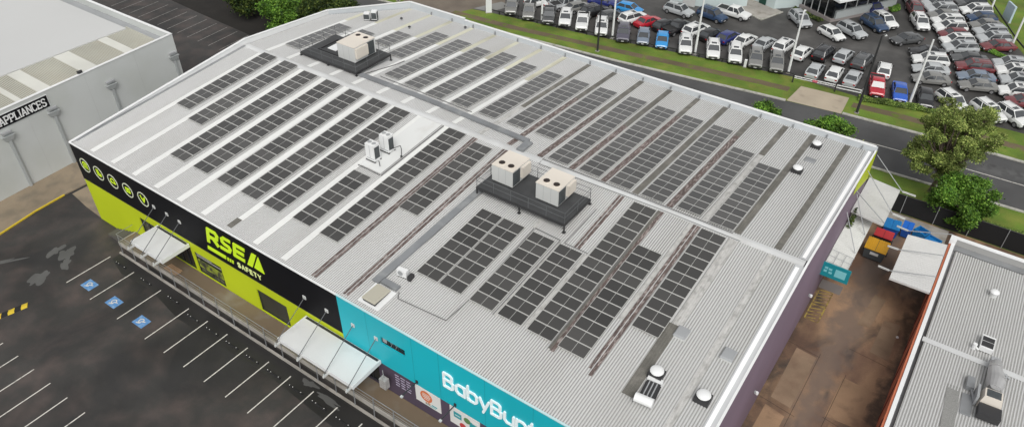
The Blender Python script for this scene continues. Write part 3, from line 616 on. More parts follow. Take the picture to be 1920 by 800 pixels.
# speed hump
hp = empty('speed_hump', (5.95,-10.6,-.004), R(-105.5), 'yellow and black rubber speed hump in the car park', 'speed hump')
for j, m in ((0, M_rubber), (1, M_yel)):
    mb = MB()
    for k in range(10):
        if k % 2 == (1 - j): 
            a = .52*k; mb.hexa([(a,-.34,0),(a+.5,-.34,0),(a+.68,.34,0),(a+.18,.34,0)], [(a+.04,-.12,.06),(a+.54,-.12,.06),(a+.64,.12,.06),(a+.14,.12,.06)])
    mb.build('yellow_segment' if j else 'black_segment', m, hp)

# ------------------------------------------------------------------ solar arrays
def panel_meshes():
    g_ = MB(); g_.box(.025, 1.995, .02, .98, .012, .036); gm = g_.build('panel', M_cell)
    f = MB()
    f.box(0, 2.02, 0, .03, 0, .042); f.box(0, 2.02, .97, 1.0, 0, .042); f.box(0, .03, .03, .97, 0, .042); f.box(1.99, 2.02, .03, .97, 0, .042); f.box(.998, 1.022, .03, .97, .0365, .0385)
    fm = f.build('frame', M_alu); fm.parent = gm
    return gm
proto_panel = panel_meshes(); used = [False]
def array(x0, y0, n, slope, label, pitch=1.03):
    fr = slope == 'front'; ang = math.atan(SF) if fr else math.atan(SB); z0 = (zf(y0) if fr else zb(y0)) + .13
    t = empty('solar_array', (x0, y0, z0), 0, label, 'solar array', 'solar arrays on the %s roof slope' % slope)
    t.rotation_euler = (ang, 0, 0)
    for k in range(n):
        if not used[0]: q = proto_panel; used[0] = True
        else:
            q = proto_panel.copy(); C.objects.link(q); c = proto_panel.children[0].copy(); C.objects.link(c); c.parent = q
        q.parent = t; q.location = (0, k * pitch, random.uniform(-.003, .003))
    for x in (.45, 1.55):
        mb = MB(); mb.box(x-.02, x+.02, -.12, n*pitch+.1, -.06, -.005); 
        for k in range(0, n+1, 2): mb.box(x-.03, x+.03, k*pitch-.05, k*pitch+.05, -.11, -.06)
        mb.build('mounting_rail', M_alu, t)
nums = {3:'three',4:'four',7:'seven',8:'eight',10:'ten',11:'eleven',12:'twelve',13:'thirteen',15:'fifteen',16:'sixteen'}
FA = [(3.55,9.35,11),(6.75,8.3,12),(10.05,3.85,16),(13.3,3.85,16),(16.6,3.8,16),(19.72,3.82,16),(22.55,3.8,16),(25.95,3.95,7),(29.15,3.85,16),(32.45,9.5,10),(38.35,4.8,8),(40.5,4.8,8),(43.3,4.75,8),(45.75,4.75,8),(48.22,4.75,15),(50.75,4.7,11),(54.02,8.85,11)]
for i, (x, y, n) in enumerate(FA): array(x, y, n, 'front', 'dark solar array of %s panels, %s from left on the front roof slope' % (nums[n], ords[i]))
BA = [(3.5,23.5,8),(6.8,29.0,3),(10.25,30.3,4),(13.65,28.9,8),(16.95,24.75,12),(19.95,24.4,12),(22.95,24.1,13),(26.1,24.3,12),(29.45,24.2,12),(32.65,24.3,12),(35.8,24.4,12),(39.15,21.4,15),(42.25,21.4,15),(45.2,21.3,15),(48.2,21.25,15),(51.3,21.45,12),(54.1,21.2,11)]
for i, (x, y, n) in enumerate(BA): array(x, y, n, 'back', 'dark solar array of %s panels, %s from left on the far roof slope' % (nums[n], ords[i]), 1.02)

# ------------------------------------------------------------------ rooftop plant
def platform(label, x0, x1, y0, y1, z, leg_z):
    t = empty('roof_platform', (x0, y0, z), 0, label, 'roof platform', 'steel plant platforms on the roof')
    w_, d_ = x1-x0, y1-y0
    mb = MB(); mb.box(0, w_, 0, d_, -.06, 0); mb.build('deck', M_deck, t)
    mb = MB()
    for y in (0, d_): mb.box(-.05, w_+.05, y-.06, y+.06, -.26, -.061)
    for x in (0, w_): mb.box(x-.05, x+.05, .06, d_-.06, -.26, -.062)
    for k in range(1, 4): mb.box(w_*k/4-.04, w_*k/4+.04, .06, d_-.06, -.2, -.062)
    mb.build('edge_beam', M_dark, t)
    for x in (0, w_/2, w_):
        for y in (0, d_):
            mb = MB(); mb.box(x-.05, x+.05, y-.05, y+.05, leg_z(y0+y)-z, -.261); mb.box(x-.14, x+.14, y-.14, y+.14, leg_z(y0+y)-z+.03, leg_z(y0+y)-z+.06); mb.build('leg', M_dark, t)
    mb = MB(); nx = max(2, round(w_/1.7)); ny = max(2, round(d_/1.7))
    P = [(w_*i/nx, 0) for i in range(nx+1)] + [(w_*i/nx, d_) for i in range(nx+1)] + [(0, d_*i/ny) for i in range(1, ny)] + [(w_, d_*i/ny) for i in range(1, ny)]
    for x, y in P: mb.tube((x, y, 0), (x, y, 1.0), .024, n=6)
    for zz in (1.0, .55):
        mb.path([(0,0,zz),(w_,0,zz),(w_,d_,zz),(0,d_,zz),(0,0,zz)], .02)
    mb.build('railing', M_rail, t); return t
def big_ac(label, x0, y0, z, wd, dp, ht, fans_y, coil_side='right'):
    t = empty('air_conditioner', (x0, y0, z), 0, label, 'air conditioner', 'large packaged rooftop air conditioners')
    mb = MB(); mb.box(0, wd, 0, dp, .12, ht); mb.build('cabinet', M_lgrey, t)
    mb = MB(); mb.box(-.03, wd+.03, -.03, dp+.03, ht+.001, ht+.05); mb.build('lid', M_cream, t)
    mb = MB(); mb.box(.1, wd-.1, .05, .2, 0, .119); mb.box(.1, wd-.1, dp-.2, dp-.05, 0, .119); mb.build('skid', M_dark, t)
    for s in (.29, .73):
        f = MB(); f.tube((wd*s, fans_y, ht+.05), (wd*s, fans_y, ht+.11), .31, n=20); o = f.build('fan_cowl', M_cream, t)
        f = MB(); f.tube((wd*s, fans_y, ht+.111), (wd*s, fans_y, ht+.118), .27, n=20); f.build('fan_grille', mat('fan_hole', (.03,.018,.014), .6), o)
        f = MB()
        for k in range(4):
            a = math.pi*k/4; f.beam((wd*s-.26*math.cos(a), fans_y-.26*math.sin(a), ht+.124+k*.002), (wd*s+.26*math.cos(a), fans_y+.26*math.sin(a), ht+.124+k*.002), .015, .006)
        f.build('fan_guard', M_dark, o)
    mb = MB()
    cy0, cy1 = (fans_y-.55, fans_y+.45)
    mb.box(wd+.002, wd+.025, max(.05, cy0), min(dp-.05, cy1), .2, ht-.1)
    mb.build('coil', M_coil, t)
    mb = MB(); ya, yb2 = ((cy1+.1, dp-.1) if fans_y < dp/2 else (.1, cy0-.1)); mb.box(wd+.002, wd+.24, ya, yb2, ht*.3, ht-.12); mb.build('hood', M_cream, t)
    mb = MB()
    for k in range(1, 3): mb.box(wd*k/3-.008, wd*k/3+.008, -.008, -.0005, .2, ht-.05)
    mb.build('panel_seam', M_grey, t)
zp = 11.18
platform('wide dark steel platform with railing carrying two air conditioners', 36.9, 45.3, 14.2, 18.1, zp, zf)
big_ac('cream topped air conditioner on the wide platform, the left of the pair', 37.45, 15.55, zp+.02, 2.05, 2.45, 1.6, .6)
big_ac('cream topped air conditioner on the wide platform, the right of the pair', 41.75, 15.55, zp+.02, 2.1, 2.4, 1.6, .6)
ps = platform('dark steel platform with railing near the far left roof corner', 6.85, 15.0, 22.75, 27.9, 11.18, zb)
big_ac('single cream topped air conditioner on the far left platform', 11.3, 24.0, 11.2, 2.45, 3.1, 1.75, 2.45)
mb = MB(); mb.box(8.0,10.9,24.2,24.4,11.19,11.3); mb.box(8.0,8.2,24.4,27,11.19,11.3); tag(mb.build('cable_tray', M_dark), 'black cable tray lying on the far left roof platform', 'cable tray')
mb = MB(); mb.box(8.7,9.9,24.9,26.2,11.19,11.26); tag(mb.build('white_plinth', M_white), 'flat white slab on the far left roof platform beside the air conditioner', 'plinth')

def vrf(label, x, y, rz):
    z = zf(y) + .1
    t = empty('condenser_unit', (x, y, z), rz, label, 'air conditioner', 'pair of white condenser units on the roof')
    mb = MB(); mb.box(-.5, .5, -.38, .38, .08, 1.68); mb.build('cabinet', M_white, t)
    mb = MB(); mb.box(-.55, .55, -.42, -.3, 0, .079); mb.box(-.55, .55, .3, .42, 0, .079); mb.build('foot_rail', M_dark, t)
    mb = MB(); mb.box(.501, .515, -.3, .3, .3, 1.45); mb.build('coil', M_coil, t)
    mb = MB(); mb.box(-.42, .42, -.395, -.381, .25, .3); mb.box(-.012, .012, -.395, -.381, .35, 1.6); mb.build('panel_seam', M_grey, t)
    for s in (-.25, .25):
        f = MB(); f.tube((s, 0, 1.681), (s, 0, 1.72), .22, n=16); o = f.build('fan_ring', M_lgrey, t)
        f = MB(); f.tube((s, 0, 1.721), (s, 0, 1.727), .18, n=16); f.build('fan_grille', M_grey, o)
vrf('white twin fan condenser unit, the nearer of two by the solar arrays', 26.35, 13.15, 0)
vrf('white twin fan condenser unit with dark coil, the farther of two', 26.55, 14.75, R(0))
mb = MB(); mb.path([(27.1,14.6,zf(14.6)+.5),(27.7,15.2,zf(15)+.75),(28.1,14.9,zf(15)+.7),(28.2,14.7,zf(14.7)+.2)], .035); mb.dome((28.2,14.7,zf(14.7)+.1), .12, .12, 8, 3); mb.path([(27.0,13.1,zf(13)+.2),(27.6,12.6,zf(12.6)+.2)], .035); tag(mb.build('refrigerant_pipe', M_dark), 'thin dark pipe curving from the white condenser units', 'pipe')

# grey duct crossing the roof
def duct(label, name, pts, wd, ht, m=None):
    mb = MB()
    for a, b in zip(pts, pts[1:]): mb.beam(a, b, wd, ht)
    tag(mb.build(name, m or mat('duct_grey', (.2,.21,.22), .6, var=.15, scale=.8, col2=(.28,.29,.29), lo=.5, hi=.7)), label, 'duct' if 'duct' in name else 'conduit')
pts = lambda L_, dz: [(x, y, zr(y) + dz) for x, y in L_]
duct('long flat grey duct running behind the roof ridge', 'roof_duct', pts([(15.3,23.1),(24,23.15),(36.3,22.6)], .18), .55, .2)
duct('short grey duct stepping over the ridge behind the wide platform', 'roof_duct', pts([(36.5,22.5),(36.62,20.8)], .2) , .7, .2)
duct('wide flat grey duct down the front slope left of the front arrays', 'roof_duct', pts([(36.85,15.9),(36.45,2.4)], .12), .62, .14)
duct('short grey duct bend beside the beige roof hatch', 'roof_duct', pts([(36.9,2.75),(38.4,2.75)], .2), .5, .17)
thin = mat('conduit_grey', (.16,.16,.16), .6)
def conduit(label, L_, r=.035, dz=.09):
    mb = MB(); mb.path(pts(L_, dz), r, 5); tag(mb.build('conduit', thin), label, 'conduit', 'thin conduits on the roof')
conduit('thin conduit forming a corner below the near front array', [(38.6,2.6),(38.9,2.1),(43.1,2.4),(43.3,4.8),(43.15,13.3)])
conduit('thin conduit along the right half of the ridge', [(38.9,20.95),(48,20.98),(56.2,20.95)], .045)
conduit('thin conduit beside the ridge above the front arrays', [(38.9,21.3),(39.0,20.2),(50,20.45),(57,20.4)], .025)
conduit('thin conduit around the top of the two narrow front arrays', [(45.5,4.6),(45.55,13.3),(43.2,13.4)], .04)
conduit('thin conduit running from the wide platform down to the arrays', [(46.1,17.8),(46.0,13.2),(48.0,13.2)], .03)
conduit('thin conduit along the left edge of the white flashing patch', [(28.45,11.8),(28.5,20.2)], .06)
conduit('thin conduit at the near end of the white flashing patch', [(25.7,11.85),(28.3,11.8)], .05)
conduit('thin conduit beside the platform on the far roof slope', [(15.3,23.4),(16.2,27.2),(16.3,28.6)], .05)
conduit('thin conduit parallel with the long ridge duct', [(16.9,24.2),(28.9,23.95)], .04)
conduit('thin conduit crossing the stepped front array', [(50.3,4.2),(50.4,16.3)], .03, .16)

def whirly(label, x, y, s=1.0):
    z = zr(y); t = empty('roof_ventilator', (x, y, z), 0, label, 'roof vent', 'white domed roof vents')
    mb = MB(); mb.box(-.48*s, .48*s, -.42*s, .42*s, -.05, .38*s); mb.build('base', M_dark, t)
    mb = MB(); mb.dome((0, 0, .52*s), .46*s, .2*s, 16, 4); mb.tube((0,0,.42*s), (0,0,.52*s), .40*s, .46*s, n=16); mb.build('cap', M_white, t)
    mb = MB(); mb.tube((0,0,.38*s+.001), (0,0,.42*s), .3*s, n=12); mb.build('neck', M_grey, t)
whirly('white domed roof vent on a black base near the front right corner, the left one', 57.25, 6.2)
whirly('white domed roof vent on a black base closest to the right roof edge', 60.45, 6.15)
whirly('white domed roof vent near the back right corner beside the parapet', 57.3, 38.7, .9)
whirly('white domed roof vent halfway up the back slope at right', 57.25, 33.2, .9)
def hatch(label, x, y, w_, d_, h_, m, name='roof_hatch', rim=True):
    z = zr(y); t = empty(name, (x, y, z), 0, label, 'roof hatch'); 
    mb = MB(); mb.box(-w_/2, w_/2, -d_/2, d_/2, -.05, h_*.6); mb.build('kerb', M_lgrey if rim else M_dark, t)
    mb = MB(); mb.hexa([(-w_/2-.06,-d_/2-.06,h_*.6+.001),(w_/2+.06,-d_/2-.06,h_*.6+.001),(w_/2+.06,d_/2+.06,h_*.6+.001),(-w_/2-.06,d_/2+.06,h_*.6+.001)], [(-w_/2+.02,-d_/2+.02,h_),(w_/2-.02,-d_/2+.02,h_),(w_/2-.02,d_/2-.02,h_),(-w_/2+.02,d_/2-.02,h_)]); mb.build('lid', m, t)
hatch('small square grey roof hatch right of the long dark strip', 57.15, 10.1, .75, .95, .3, M_grey)
hatch('small square grey roof hatch nearer the right roof edge', 60.45, 10.1, .75, .95, .3, M_grey)
hatch('flat louvred grey vent between the two back domed vents', 57.6, 35.9, .8, .7, .12, M_steel)
hatch('large beige roof hatch beside the teal fascia', 37.45, 1.45, 1.15, 1.6, .42, mat('beige_lid', (.42,.40,.33), .6), rim=False)
mb = MB(); zq = zf(.6)
mb.hexa([(36.5,.45,zf(.45)+.04),(38.5,.45,zf(.45)+.04),(38.5,2.45,zf(2.45)+.04),(36.5,2.45,zf(2.45)+.04)], [(36.5,.45,zf(.45)+.07),(38.5,.45,zf(.45)+.07),(38.5,2.45,zf(2.45)+.07),(36.5,2.45,zf(2.45)+.07)])
mb.build('hatch_flashing', M_white, B)
# small plant boxes
t = empty('split_condenser', (37.75, 4.0, zf(4)), R(8), 'small white condenser box at the lower end of the wide duct', 'air conditioner')
mb = MB(); mb.box(-.42, .42, -.18, .18, .1, .72); mb.build('cabinet', M_white, t)
mb = MB(); mb.box(-.4, .4, -.16, .16, .0, .099); mb.build('foot_rail', M_dark, t)
mb = MB(); mb.tube((-.1,-.182,.42), (-.1,-.2,.42), .22, n=16); mb.build('fan_grille', M_grey, t)
mb = MB(); mb.box(.55, .85, -.3, .25, .05, .4); mb.build('isolator_box', M_dark, t)
t = empty('exhaust_unit', (57.55, 4.3, zf(4.3)), R(6), 'white and black exhaust unit beside the domed vent near the front', 'exhaust unit')
mb = MB(); mb.box(-.45, .45, -.1, 1.25, .25, .34); mb.build('louvre_panel', M_dark, t)
mb = MB()
for k in range(3): mb.box(-.3+.25*k, -.22+.25*k, -.08, 1.2, .341, .36)
mb.build('louvre_blade', M_grey, t)
mb = MB(); mb.box(-.5, .5, 1.26, 1.6, .1, .42); mb.build('white_hood', M_white, t)
mb = MB(); mb.tube((-.62,-.5,.5), (.55,-.5,.5), .3, n=16); mb.build('fan_drum', M_white, t)
mb = MB(); mb.box(-.5, -.4, -.4, 1.2, 0, .24); mb.box(.4, .5, -.4, 1.2, 0, .24); mb.box(-.66,-.63,-.75,-.25,.2,.8); mb.build('base_frame', M_dark, t)
for lb, x, y in (('small twin white plant box near the far left chamfered corner', 5.35, 35.0),):
    t = empty('plant_unit', (x, y, zb(y)), R(30), lb, 'air conditioner')
    mb = MB(); mb.box(-.8, -.1, -.35, .35, .15, .95); mb.box(.1, .75, -.2, .5, .15, 1.15); mb.build('cabinet', M_white, t)
    mb = MB(); mb.box(.76, .78, -.15, .45, .25, 1.05); mb.box(-.78,-.12,-.37,-.351,.25,.85); mb.box(.12,.72,-.22,-.201,.25,1.0); mb.build('coil', M_coil, t)
    mb = MB(); mb.box(-.8, .8, -.3, -.2, 0, .149); mb.box(-.8, .8, .2, .3, 0, .149); mb.build('foot_rail', M_dark, t)
for i, (x, y) in enumerate([(8.0,37.4),(10.5,36.0),(15.5,40.2)]):
    t = empty('vent_pipe', (x, y, zb(y)), 0, 'short dark vent pipe on the far roof slope, %s from left' % ords[i], 'vent pipe', 'vent pipes on the far roof slope')
    mb = MB(); mb.tube((0,0,-.05), (0,0,.22), .09, n=10); mb.build('pipe', M_grey, t)
    mb = MB(); mb.tube((0,0,.24), (0,0,.34), .2, .1, n=12); mb.build('cowl', M_dark, t)
# ------------------------------------------------------------------ pale building at left
def wx(y): return -11.2 - .07 * y
AB = empty('appliance_building', (0, 0, 0), 0, 'long pale grey tilt-panel building with black APPLIANCES sign and pale roof at left', 'building')
yA, yBk, zT = -34, 20.0, 8.95
mb = MB(); mb.hexa([(wx(yA),yA,0),(wx(yBk),yBk,0),(wx(yBk)-.25,yBk,0),(wx(yA)-.25,yA,0)][::-1], [(wx(yA),yA,zT),(wx(yBk),yBk,zT),(wx(yBk)-.25,yBk,zT),(wx(yA)-.25,yA,zT)][::-1]); mb.build('side_wall', M_applwall, AB)
mb = MB(); mb.box(-75, wx(yBk)-.25, yBk-.25, yBk, 0, zT); mb.build('back_wall', M_applwall, AB)
mb = MB(); mb.beam((wx(yA)-.12,yA,zT+.035),(wx(yBk)-.12,yBk,zT+.035),.34,.06); mb.beam((-75,yBk-.12,zT+.036),(wx(yBk)-.3,yBk-.12,zT+.036),.34,.06); mb.build('coping', M_white, AB)
# low ribbed strip beside the parapet, ribs running away from the wall
mb = MB(); y = yA; p_ = .2
while y < yBk - 1.3:
    x1 = wx(y) - .25; x0 = -20.2
    prof = [(0,0),(.55*p_,0),(.68*p_,.035),(.88*p_,.035),(p_,0)]
    for (a, ha), (b, hb) in zip(prof, prof[1:]): mb.mat = 1 if a == 0 else 0; mb.quad((x0,y+a,8.3+ha),(x1,y+a,8.15+ha),(x1,y+b,8.15+hb),(x0,y+b,8.3+hb))
    y += p_
mb.build('roof_sheet', [M_ribbeige, mat('beige_roof_shaded_pan', (.27,.27,.225), .7, var=.2, scale=.5)], AB)  # second, darker pan colour paints the shade lines between ribs
mb = MB(); mb.box(-75, -19.6, yA, yBk-1.6, 8.0, 8.42); mb.build('roof_membrane', M_memb, AB)
mb = MB(); mb.box(-75, wx(yBk)-.3, yBk-1.59, yBk-.26, 7.6, 8.12); mb.build('box_gutter', M_grey, AB)
for (y0, y1) in [(14.6,15.7),(9.2,11.0),(4.0,5.4),(1.6,2.2),(-4,-2.6),(-9,-7.6)]:
    mb = MB(); mb.hexa([(-19.5,y0,8.31),(wx(y0)-.26,y0,8.17),(wx(y1)-.26,y1,8.17),(-19.5,y1,8.31)], [(-19.5,y0,8.36),(wx(y0)-.26,y0,8.22),(wx(y1)-.26,y1,8.22),(-19.5,y1,8.36)]); mb.build('skylight_sheet', mat('old_skylight', (.62,.62,.57), .5, var=.1, scale=.5), AB)
mb = MB()
for y in (-20,-12.5,-5.5,1.4,8.4,14.6): mb.beam((wx(y)+.004,y,0),(wx(y)+.004,y,8.9),.006,.02)
mb.build('panel_joint', mat('pale_joint', (.45,.46,.455), .8), AB)
for y, zt in ((-8.3,6.3),(-1.15,6.35),(3.9,6.65),(10.85,6.6),(19.3,6.5)):   # rain heads and downpipes
    x = wx(y)
    mb = MB(); mb.hexa([(x+.002,y-.35,zt-.55),(x+.25,y-.35,zt-.55),(x+.25,y+.35,zt-.55),(x+.002,y+.35,zt-.55)], [(x+.002,y-.65,zt),(x+.36,y-.65,zt),(x+.36,y+.65,zt),(x+.002,y+.65,zt)]); h_ = mb.build('rain_head', mat('rain_head_grey', (.36,.38,.38), .6), AB)
    mb = MB(); mb.box(x+.03, x+.22, y-.13, y+.13, .1, zt-.56); mb.build('downpipe', MATS['rain_head_grey'], h_)
    mb = MB(); mb.box(x+.002, x+.3, y-.5, y+.5, zt+.25, zt+.42); mb.build('overflow_slot', M_grey, h_)
s_ = empty('wall_sign', (wx(3.9)+.01, 3.9, 7.24), R(90+4.0), 'black sign with white serif APPLIANCES lettering on the pale grey wall', 'sign')
mb = MB(); mb.box(-12.2, 0, -.06, -.004, 0, 1.28); mb.build('board', M_black, s_)
mb = MB(); mb.box(-12.2, .06, -.05, -.003, 1.281, 1.34); mb.box(.001, .06, -.05, -.003, 0, 1.28); mb.build('border', M_white, s_)
mb = MB(); pl_ = lambda u, v, d: (u, -.06 - d, v)
wd = 'APPLIANCES'; h = .78; gap = .2; sx = .86
tot = sum((GL[c][0]*sx + gap) * h for c in wd) - gap*h
x = -.32 - tot
for ch in wd:
    gw, ls = GL[ch]; strokes(mb, [[(x + a*h*sx, .24 + b*h) for a, b in q] for q in ls], .125, pl_, rounded=False, depth=.02)
    feet = {'A':[(0,0),(.62,0)],'P':[(0,0),(0,1)],'L':[(0,0),(0,1),(.48,.1)],'I':[(.06,0),(.06,1)],'N':[(0,0),(0,1),(.6,1)],'E':[(0,0),(0,1),(.52,.9),(.52,.1)],'C':[(.6,.86)],'S':[(.54,.88),(0,.12)]}[ch]
    for (a, b) in feet:
        cx, cz = x + a*h*sx, .24 + b*h
        if b in (0, 1): q = [(cx-.13,cz-.03),(cx+.13,cz-.03),(cx+.13,cz+.03),(cx-.13,cz+.03)]
        else: q = [(cx-.035,cz-.09),(cx+.035,cz-.09),(cx+.035,cz+.09),(cx-.035,cz+.09)]
        mb.hexa([pl_(u, v, .003) for u, v in q], [pl_(u, v, .0275 + .0007*len(mb.f)/50) for u, v in q])
    x += (gw*sx + gap) * h
mb.build('letters', M_white, s_)
t = empty('floodlight', (wx(8.2)-.2, 8.2, 9.02), 0, 'small black floodlight on the pale parapet edge', 'floodlight')
mb = MB(); mb.tube((0,-.25,.18),(0,.25,.18),.16,n=10); mb.build('lamp', M_dark, t); mb = MB(); mb.box(-.05,.05,-.1,.1,0,.1); mb.build('bracket', M_dark, t)
pc = MB()
pc.box(-7.2,-6.7,2.6,5.2,.0,.5); tag(pc.build('planter_block', M_conc), 'low concrete block between the pale building and the lime wall corner', 'block')

# ------------------------------------------------------------------ neighbour at right
NB = empty('neighbour_building', (0, 0, 0), 0, 'grey ribbed roof building with red painted side wall and white coping at right', 'building')
mb = MB(); mb.box(70.35, 70.6, -40, 39.3, 0, 4.6); mb.build('side_wall', M_brick, NB)
mb = MB(); mb.box(70.6, 110, 39.05, 39.3, 0, 4.95); mb.build('back_wall', mat('neighbour_back_wall', (.33,.33,.32), .8), NB)
mb = MB(); mb.box(70.52, 70.8, -40, 39.35, 4.602, 4.7); mb.box(70.3, 110, 39.0, 39.4, 4.952, 5.05); mb.box(70.3, 70.82, 38.6, 38.99, 4.61, 5.04); mb.build('coping', M_white, NB)
mb = MB(); mb.box(70.6, 110, 38.3, 39.04, 4.1, 4.35); mb.box(70.61, 71.05, -40, 38.29, 3.9, 4.12); mb.build('box_gutter', M_steel, NB)
zn = lambda y: 4.62 - .012 * abs(y - 25.3)
mb = MB(); ribbed(mb, 71.05, 100, 25.3, 38.2, lambda y: 4.62 - .025*(y-25.3)); ribbed(mb, 71.05, 100, -40, 25.3, lambda y: 4.62 + .012*(y-25.3))
mb.build('roof_sheet', [M_roof, M_pan], NB)
mb = MB(); mb.box(70.9, 100, 25.0, 25.5, 4.66, 4.72); mb.build('ridge_cap', MATS['ridge_metal'], NB)
mb = MB()
for y in range(-12, 38, 4): mb.box(70.3, 70.349, y, y+.12, 0, 4.5)
mb.build('wall_strap', mat('dark_red_strap', (.15,.04,.03), .8), NB)
t = empty('roof_ventilator', (74.6,33.8,4.5), 0, 'small round pale vent on the right neighbour roof', 'roof vent')
mb = MB(); mb.tube((0,0,-.1),(0,0,.35),.28,n=14); mb.build('base', M_lgrey, t); mb = MB(); mb.dome((0,0,.36),.36,.2,14,4); mb.build('cap', M_white, t)
t = empty('plant_unit', (75.0,27.2,4.6), R(0), 'small white and black condenser on the right neighbour roof', 'air conditioner')
mb = MB(); mb.box(-.45,.45,-.75,.75,.1,.5); mb.build('cabinet', M_white, t); mb = MB(); mb.box(-.4,.4,-.6,.0,.501,.52); mb.box(-.4,.4,.06,.55,.501,.52); mb.build('coil', M_dark, t)
mb = MB(); mb.tube((-.75,-.7,0),(-.75,-.7,.5),.16,n=10); mb.tube((-.45,-.75,.1),(-.7,-.75,.3),.08,n=8); mb.build('pipe', M_white, t)
t = empty('exhaust_duct', (75.9,22.2,4.55), R(4), 'bulky grey kitchen exhaust duct with cream hood on the right neighbour roof', 'exhaust duct')
mb = MB(); mb.tube((.1,3.0,.55),(.05,2.2,.75),.42,.46,n=16); mb.tube((.05,2.2,.75),(.2,1.1,.7),.46,.62,n=16); mb.tube((.2,1.1,.7),(.1,.1,.7),.62,.5,n=16); mb.tube((0.1,.1,.05),(.1,.1,1.1),.34,n=14); mb.build('duct', mat('silver_duct', (.4,.4,.4), .4, metal=.3, var=.2, scale=2), t)
mb = MB(); mb.hexa([(-.7,-1.5,.2),(.8,-1.5,.2),(.8,-.25,.2),(-.7,-.25,.2)],[(-.5,-1.3,1.2),(.6,-1.3,1.2),(.6,-.45,1.2),(-.5,-.45,1.2)]); mb.build('hood', M_cream, t)
mb = MB(); mb.box(-.65,.75,-2.6,-1.55,.2,.75); mb.build('black_outlet', M_dark, t)
mb = MB(); mb.box(-1.6,-.9,-2.6,-.6,.02,.12); mb.box(-1.5,-1.0,-.2,.9,.1,.5); mb.build('tray', M_steel, t)
mb = MB(); mb.tube((.9,1.4,.1),(.9,2.6,.3),.07,n=8); mb.build('side_pipe', M_grey, t)
mb = MB(); mb.tube((-.8,-1.2,.15),(-1.3,.6,.3),.09,n=8); mb.build('side_pipe', M_grey, t)
mb = MB(); mb.tube((1.2,2.4,.15),(.5,2.4,.6),.06,n=8); mb.build('stay', M_grey, t)
mb = MB(); mb.box(-.3,.3,2.9,3.3,.3,.9); mb.build('motor_box', M_grey, t)
mb = MB(); mb.box(-.9,-.75,-1.4,-.1,.1,1.0); mb.build('side_plate', M_grey, t)
mb = MB(); mb.box(-.4,.5,-1.2,-.5,1.201,1.215); mb.build('filter_panel', M_coil, t)
mb = MB(); mb.box(-2.6,-1.75,-4.5,-.2,.045,.06); mb.build('walkway_mat', mat('mesh_mat', (.24,.24,.23), .7, fine=.3), t)

# ------------------------------------------------------------------ yard canopies
def canopy(label, pts_lo, th, m, name='canopy', rods=(), extra=None):
    t = empty(name, pts_lo[0], 0, label, 'canopy'); o0 = Vector(pts_lo[0]); L_ = [tuple(Vector(q) - o0) for q in pts_lo]
    mb = MB(); mb.hexa([(x,y,z-th) for x,y,z in L_], L_); mb.build('roof', m, t)
    q0, q1, q2, q3 = [Vector(q) for q in L_]; mb = MB(); nr = int((q3 - q0).length / .24)
    for k in range(1, nr): a_, b_ = q0.lerp(q3, k/nr), q1.lerp(q2, k/nr); mb.beam(a_ + Vector((0,0,.008)), b_ + Vector((0,0,.008)), .07, .03)
    mb.build('sheet_ribs', m, t)
    for a, b, cap in rods:
        a = Vector(a) - o0; b = Vector(b) - o0
        mb = MB(); mb.tube(a, b, .04, n=6); mb.build('tie_rod', M_grey, t)
        if cap: 
            c = Vector(cap) - o0; mb = MB(); mb.beam(b, c, .1, .14); mb.build('outrigger', M_lgrey, t)
    return t
canopy('upper grey canopy hanging on the back corner of the big building above the bins', [(62.1,36.9,5.6),(65.0,36.9,5.3),(65.0,43.3,5.3),(62.1,43.3,5.6)], .18, mat('canopy_grey', (.52,.52,.51), .6, var=.1, scale=.6), rods=[((62.07,43.0,8.3),(65.2,43.0,5.4),(66.4,43.1,5.3)),((62.07,38.9,8.9),(65.3,38.9,5.4),(66.4,38.9,5.3)),((62.07,35.6,8.6),(65.0,37.1,5.4),None)])
ct = canopy('lower white canopy over the dock beside the side wall with teal end board', [(62.1,30.3,4.2),(64.0,30.3,3.95),(64.0,39.0,3.95),(62.1,39.0,4.2)], .16, mat('canopy_white', (.64,.65,.62), .6, var=.12, scale=.6, col2=(.45,.47,.42), lo=.58, hi=.8), rods=[((62.07,37.0,7.4),(63.9,36.3,4.05),None),((62.07,34.0,7.3),(63.9,33.2,4.05),None)])
mb = MB(); mb.box(-.15, 2.25, -.14, -.04, -1.35, .12); bd = mb.build('end_board', mat('dark_teal_board', (.006,.24,.29), .5), ct)
mb = MB(); mb.box(1.05,1.95,-.155,-.142,-1.0,-.2); 
for a, b in ((.15,-.4),(.5,-.45),(.12,-.75),(.55,-.8)): mb.box(a, a+.28, -.155, -.142, b-.1, b+.12)
mb.build('board_print', mat('pale_teal_print', (.2,.55,.6), .5), bd)
mb = MB()
for y in (.1, 1.0, 1.9): mb.tube((0,y,.15),(2.0,y,-.02),.02,n=5)
for x in (.05,.65,1.3,1.9): mb.tube((x,.1,.14-.08*x),(x,1.9,.14-.08*x),.02,n=5)
mb.build('roof_grid', M_grey, ct)
canopy('pale canopy reaching out from the red wall of the right neighbour', [(67.15,31.2,4.4),(70.3,31.0,4.6),(70.3,38.3,4.6),(67.1,38.1,4.4)], .2, mat('canopy_pale', (.6,.6,.59), .6, var=.08, scale=.6), rods=[((70.3,38.6,5.6),(67.0,38.5,4.5),(66.0,38.7,4.45)),((70.3,35.6,5.3),(66.9,35.3,4.5),(66.0,35.4,4.4)),((70.3,32.4,5.3),(66.9,32.0,4.5),(66.0,32.2,4.4))])
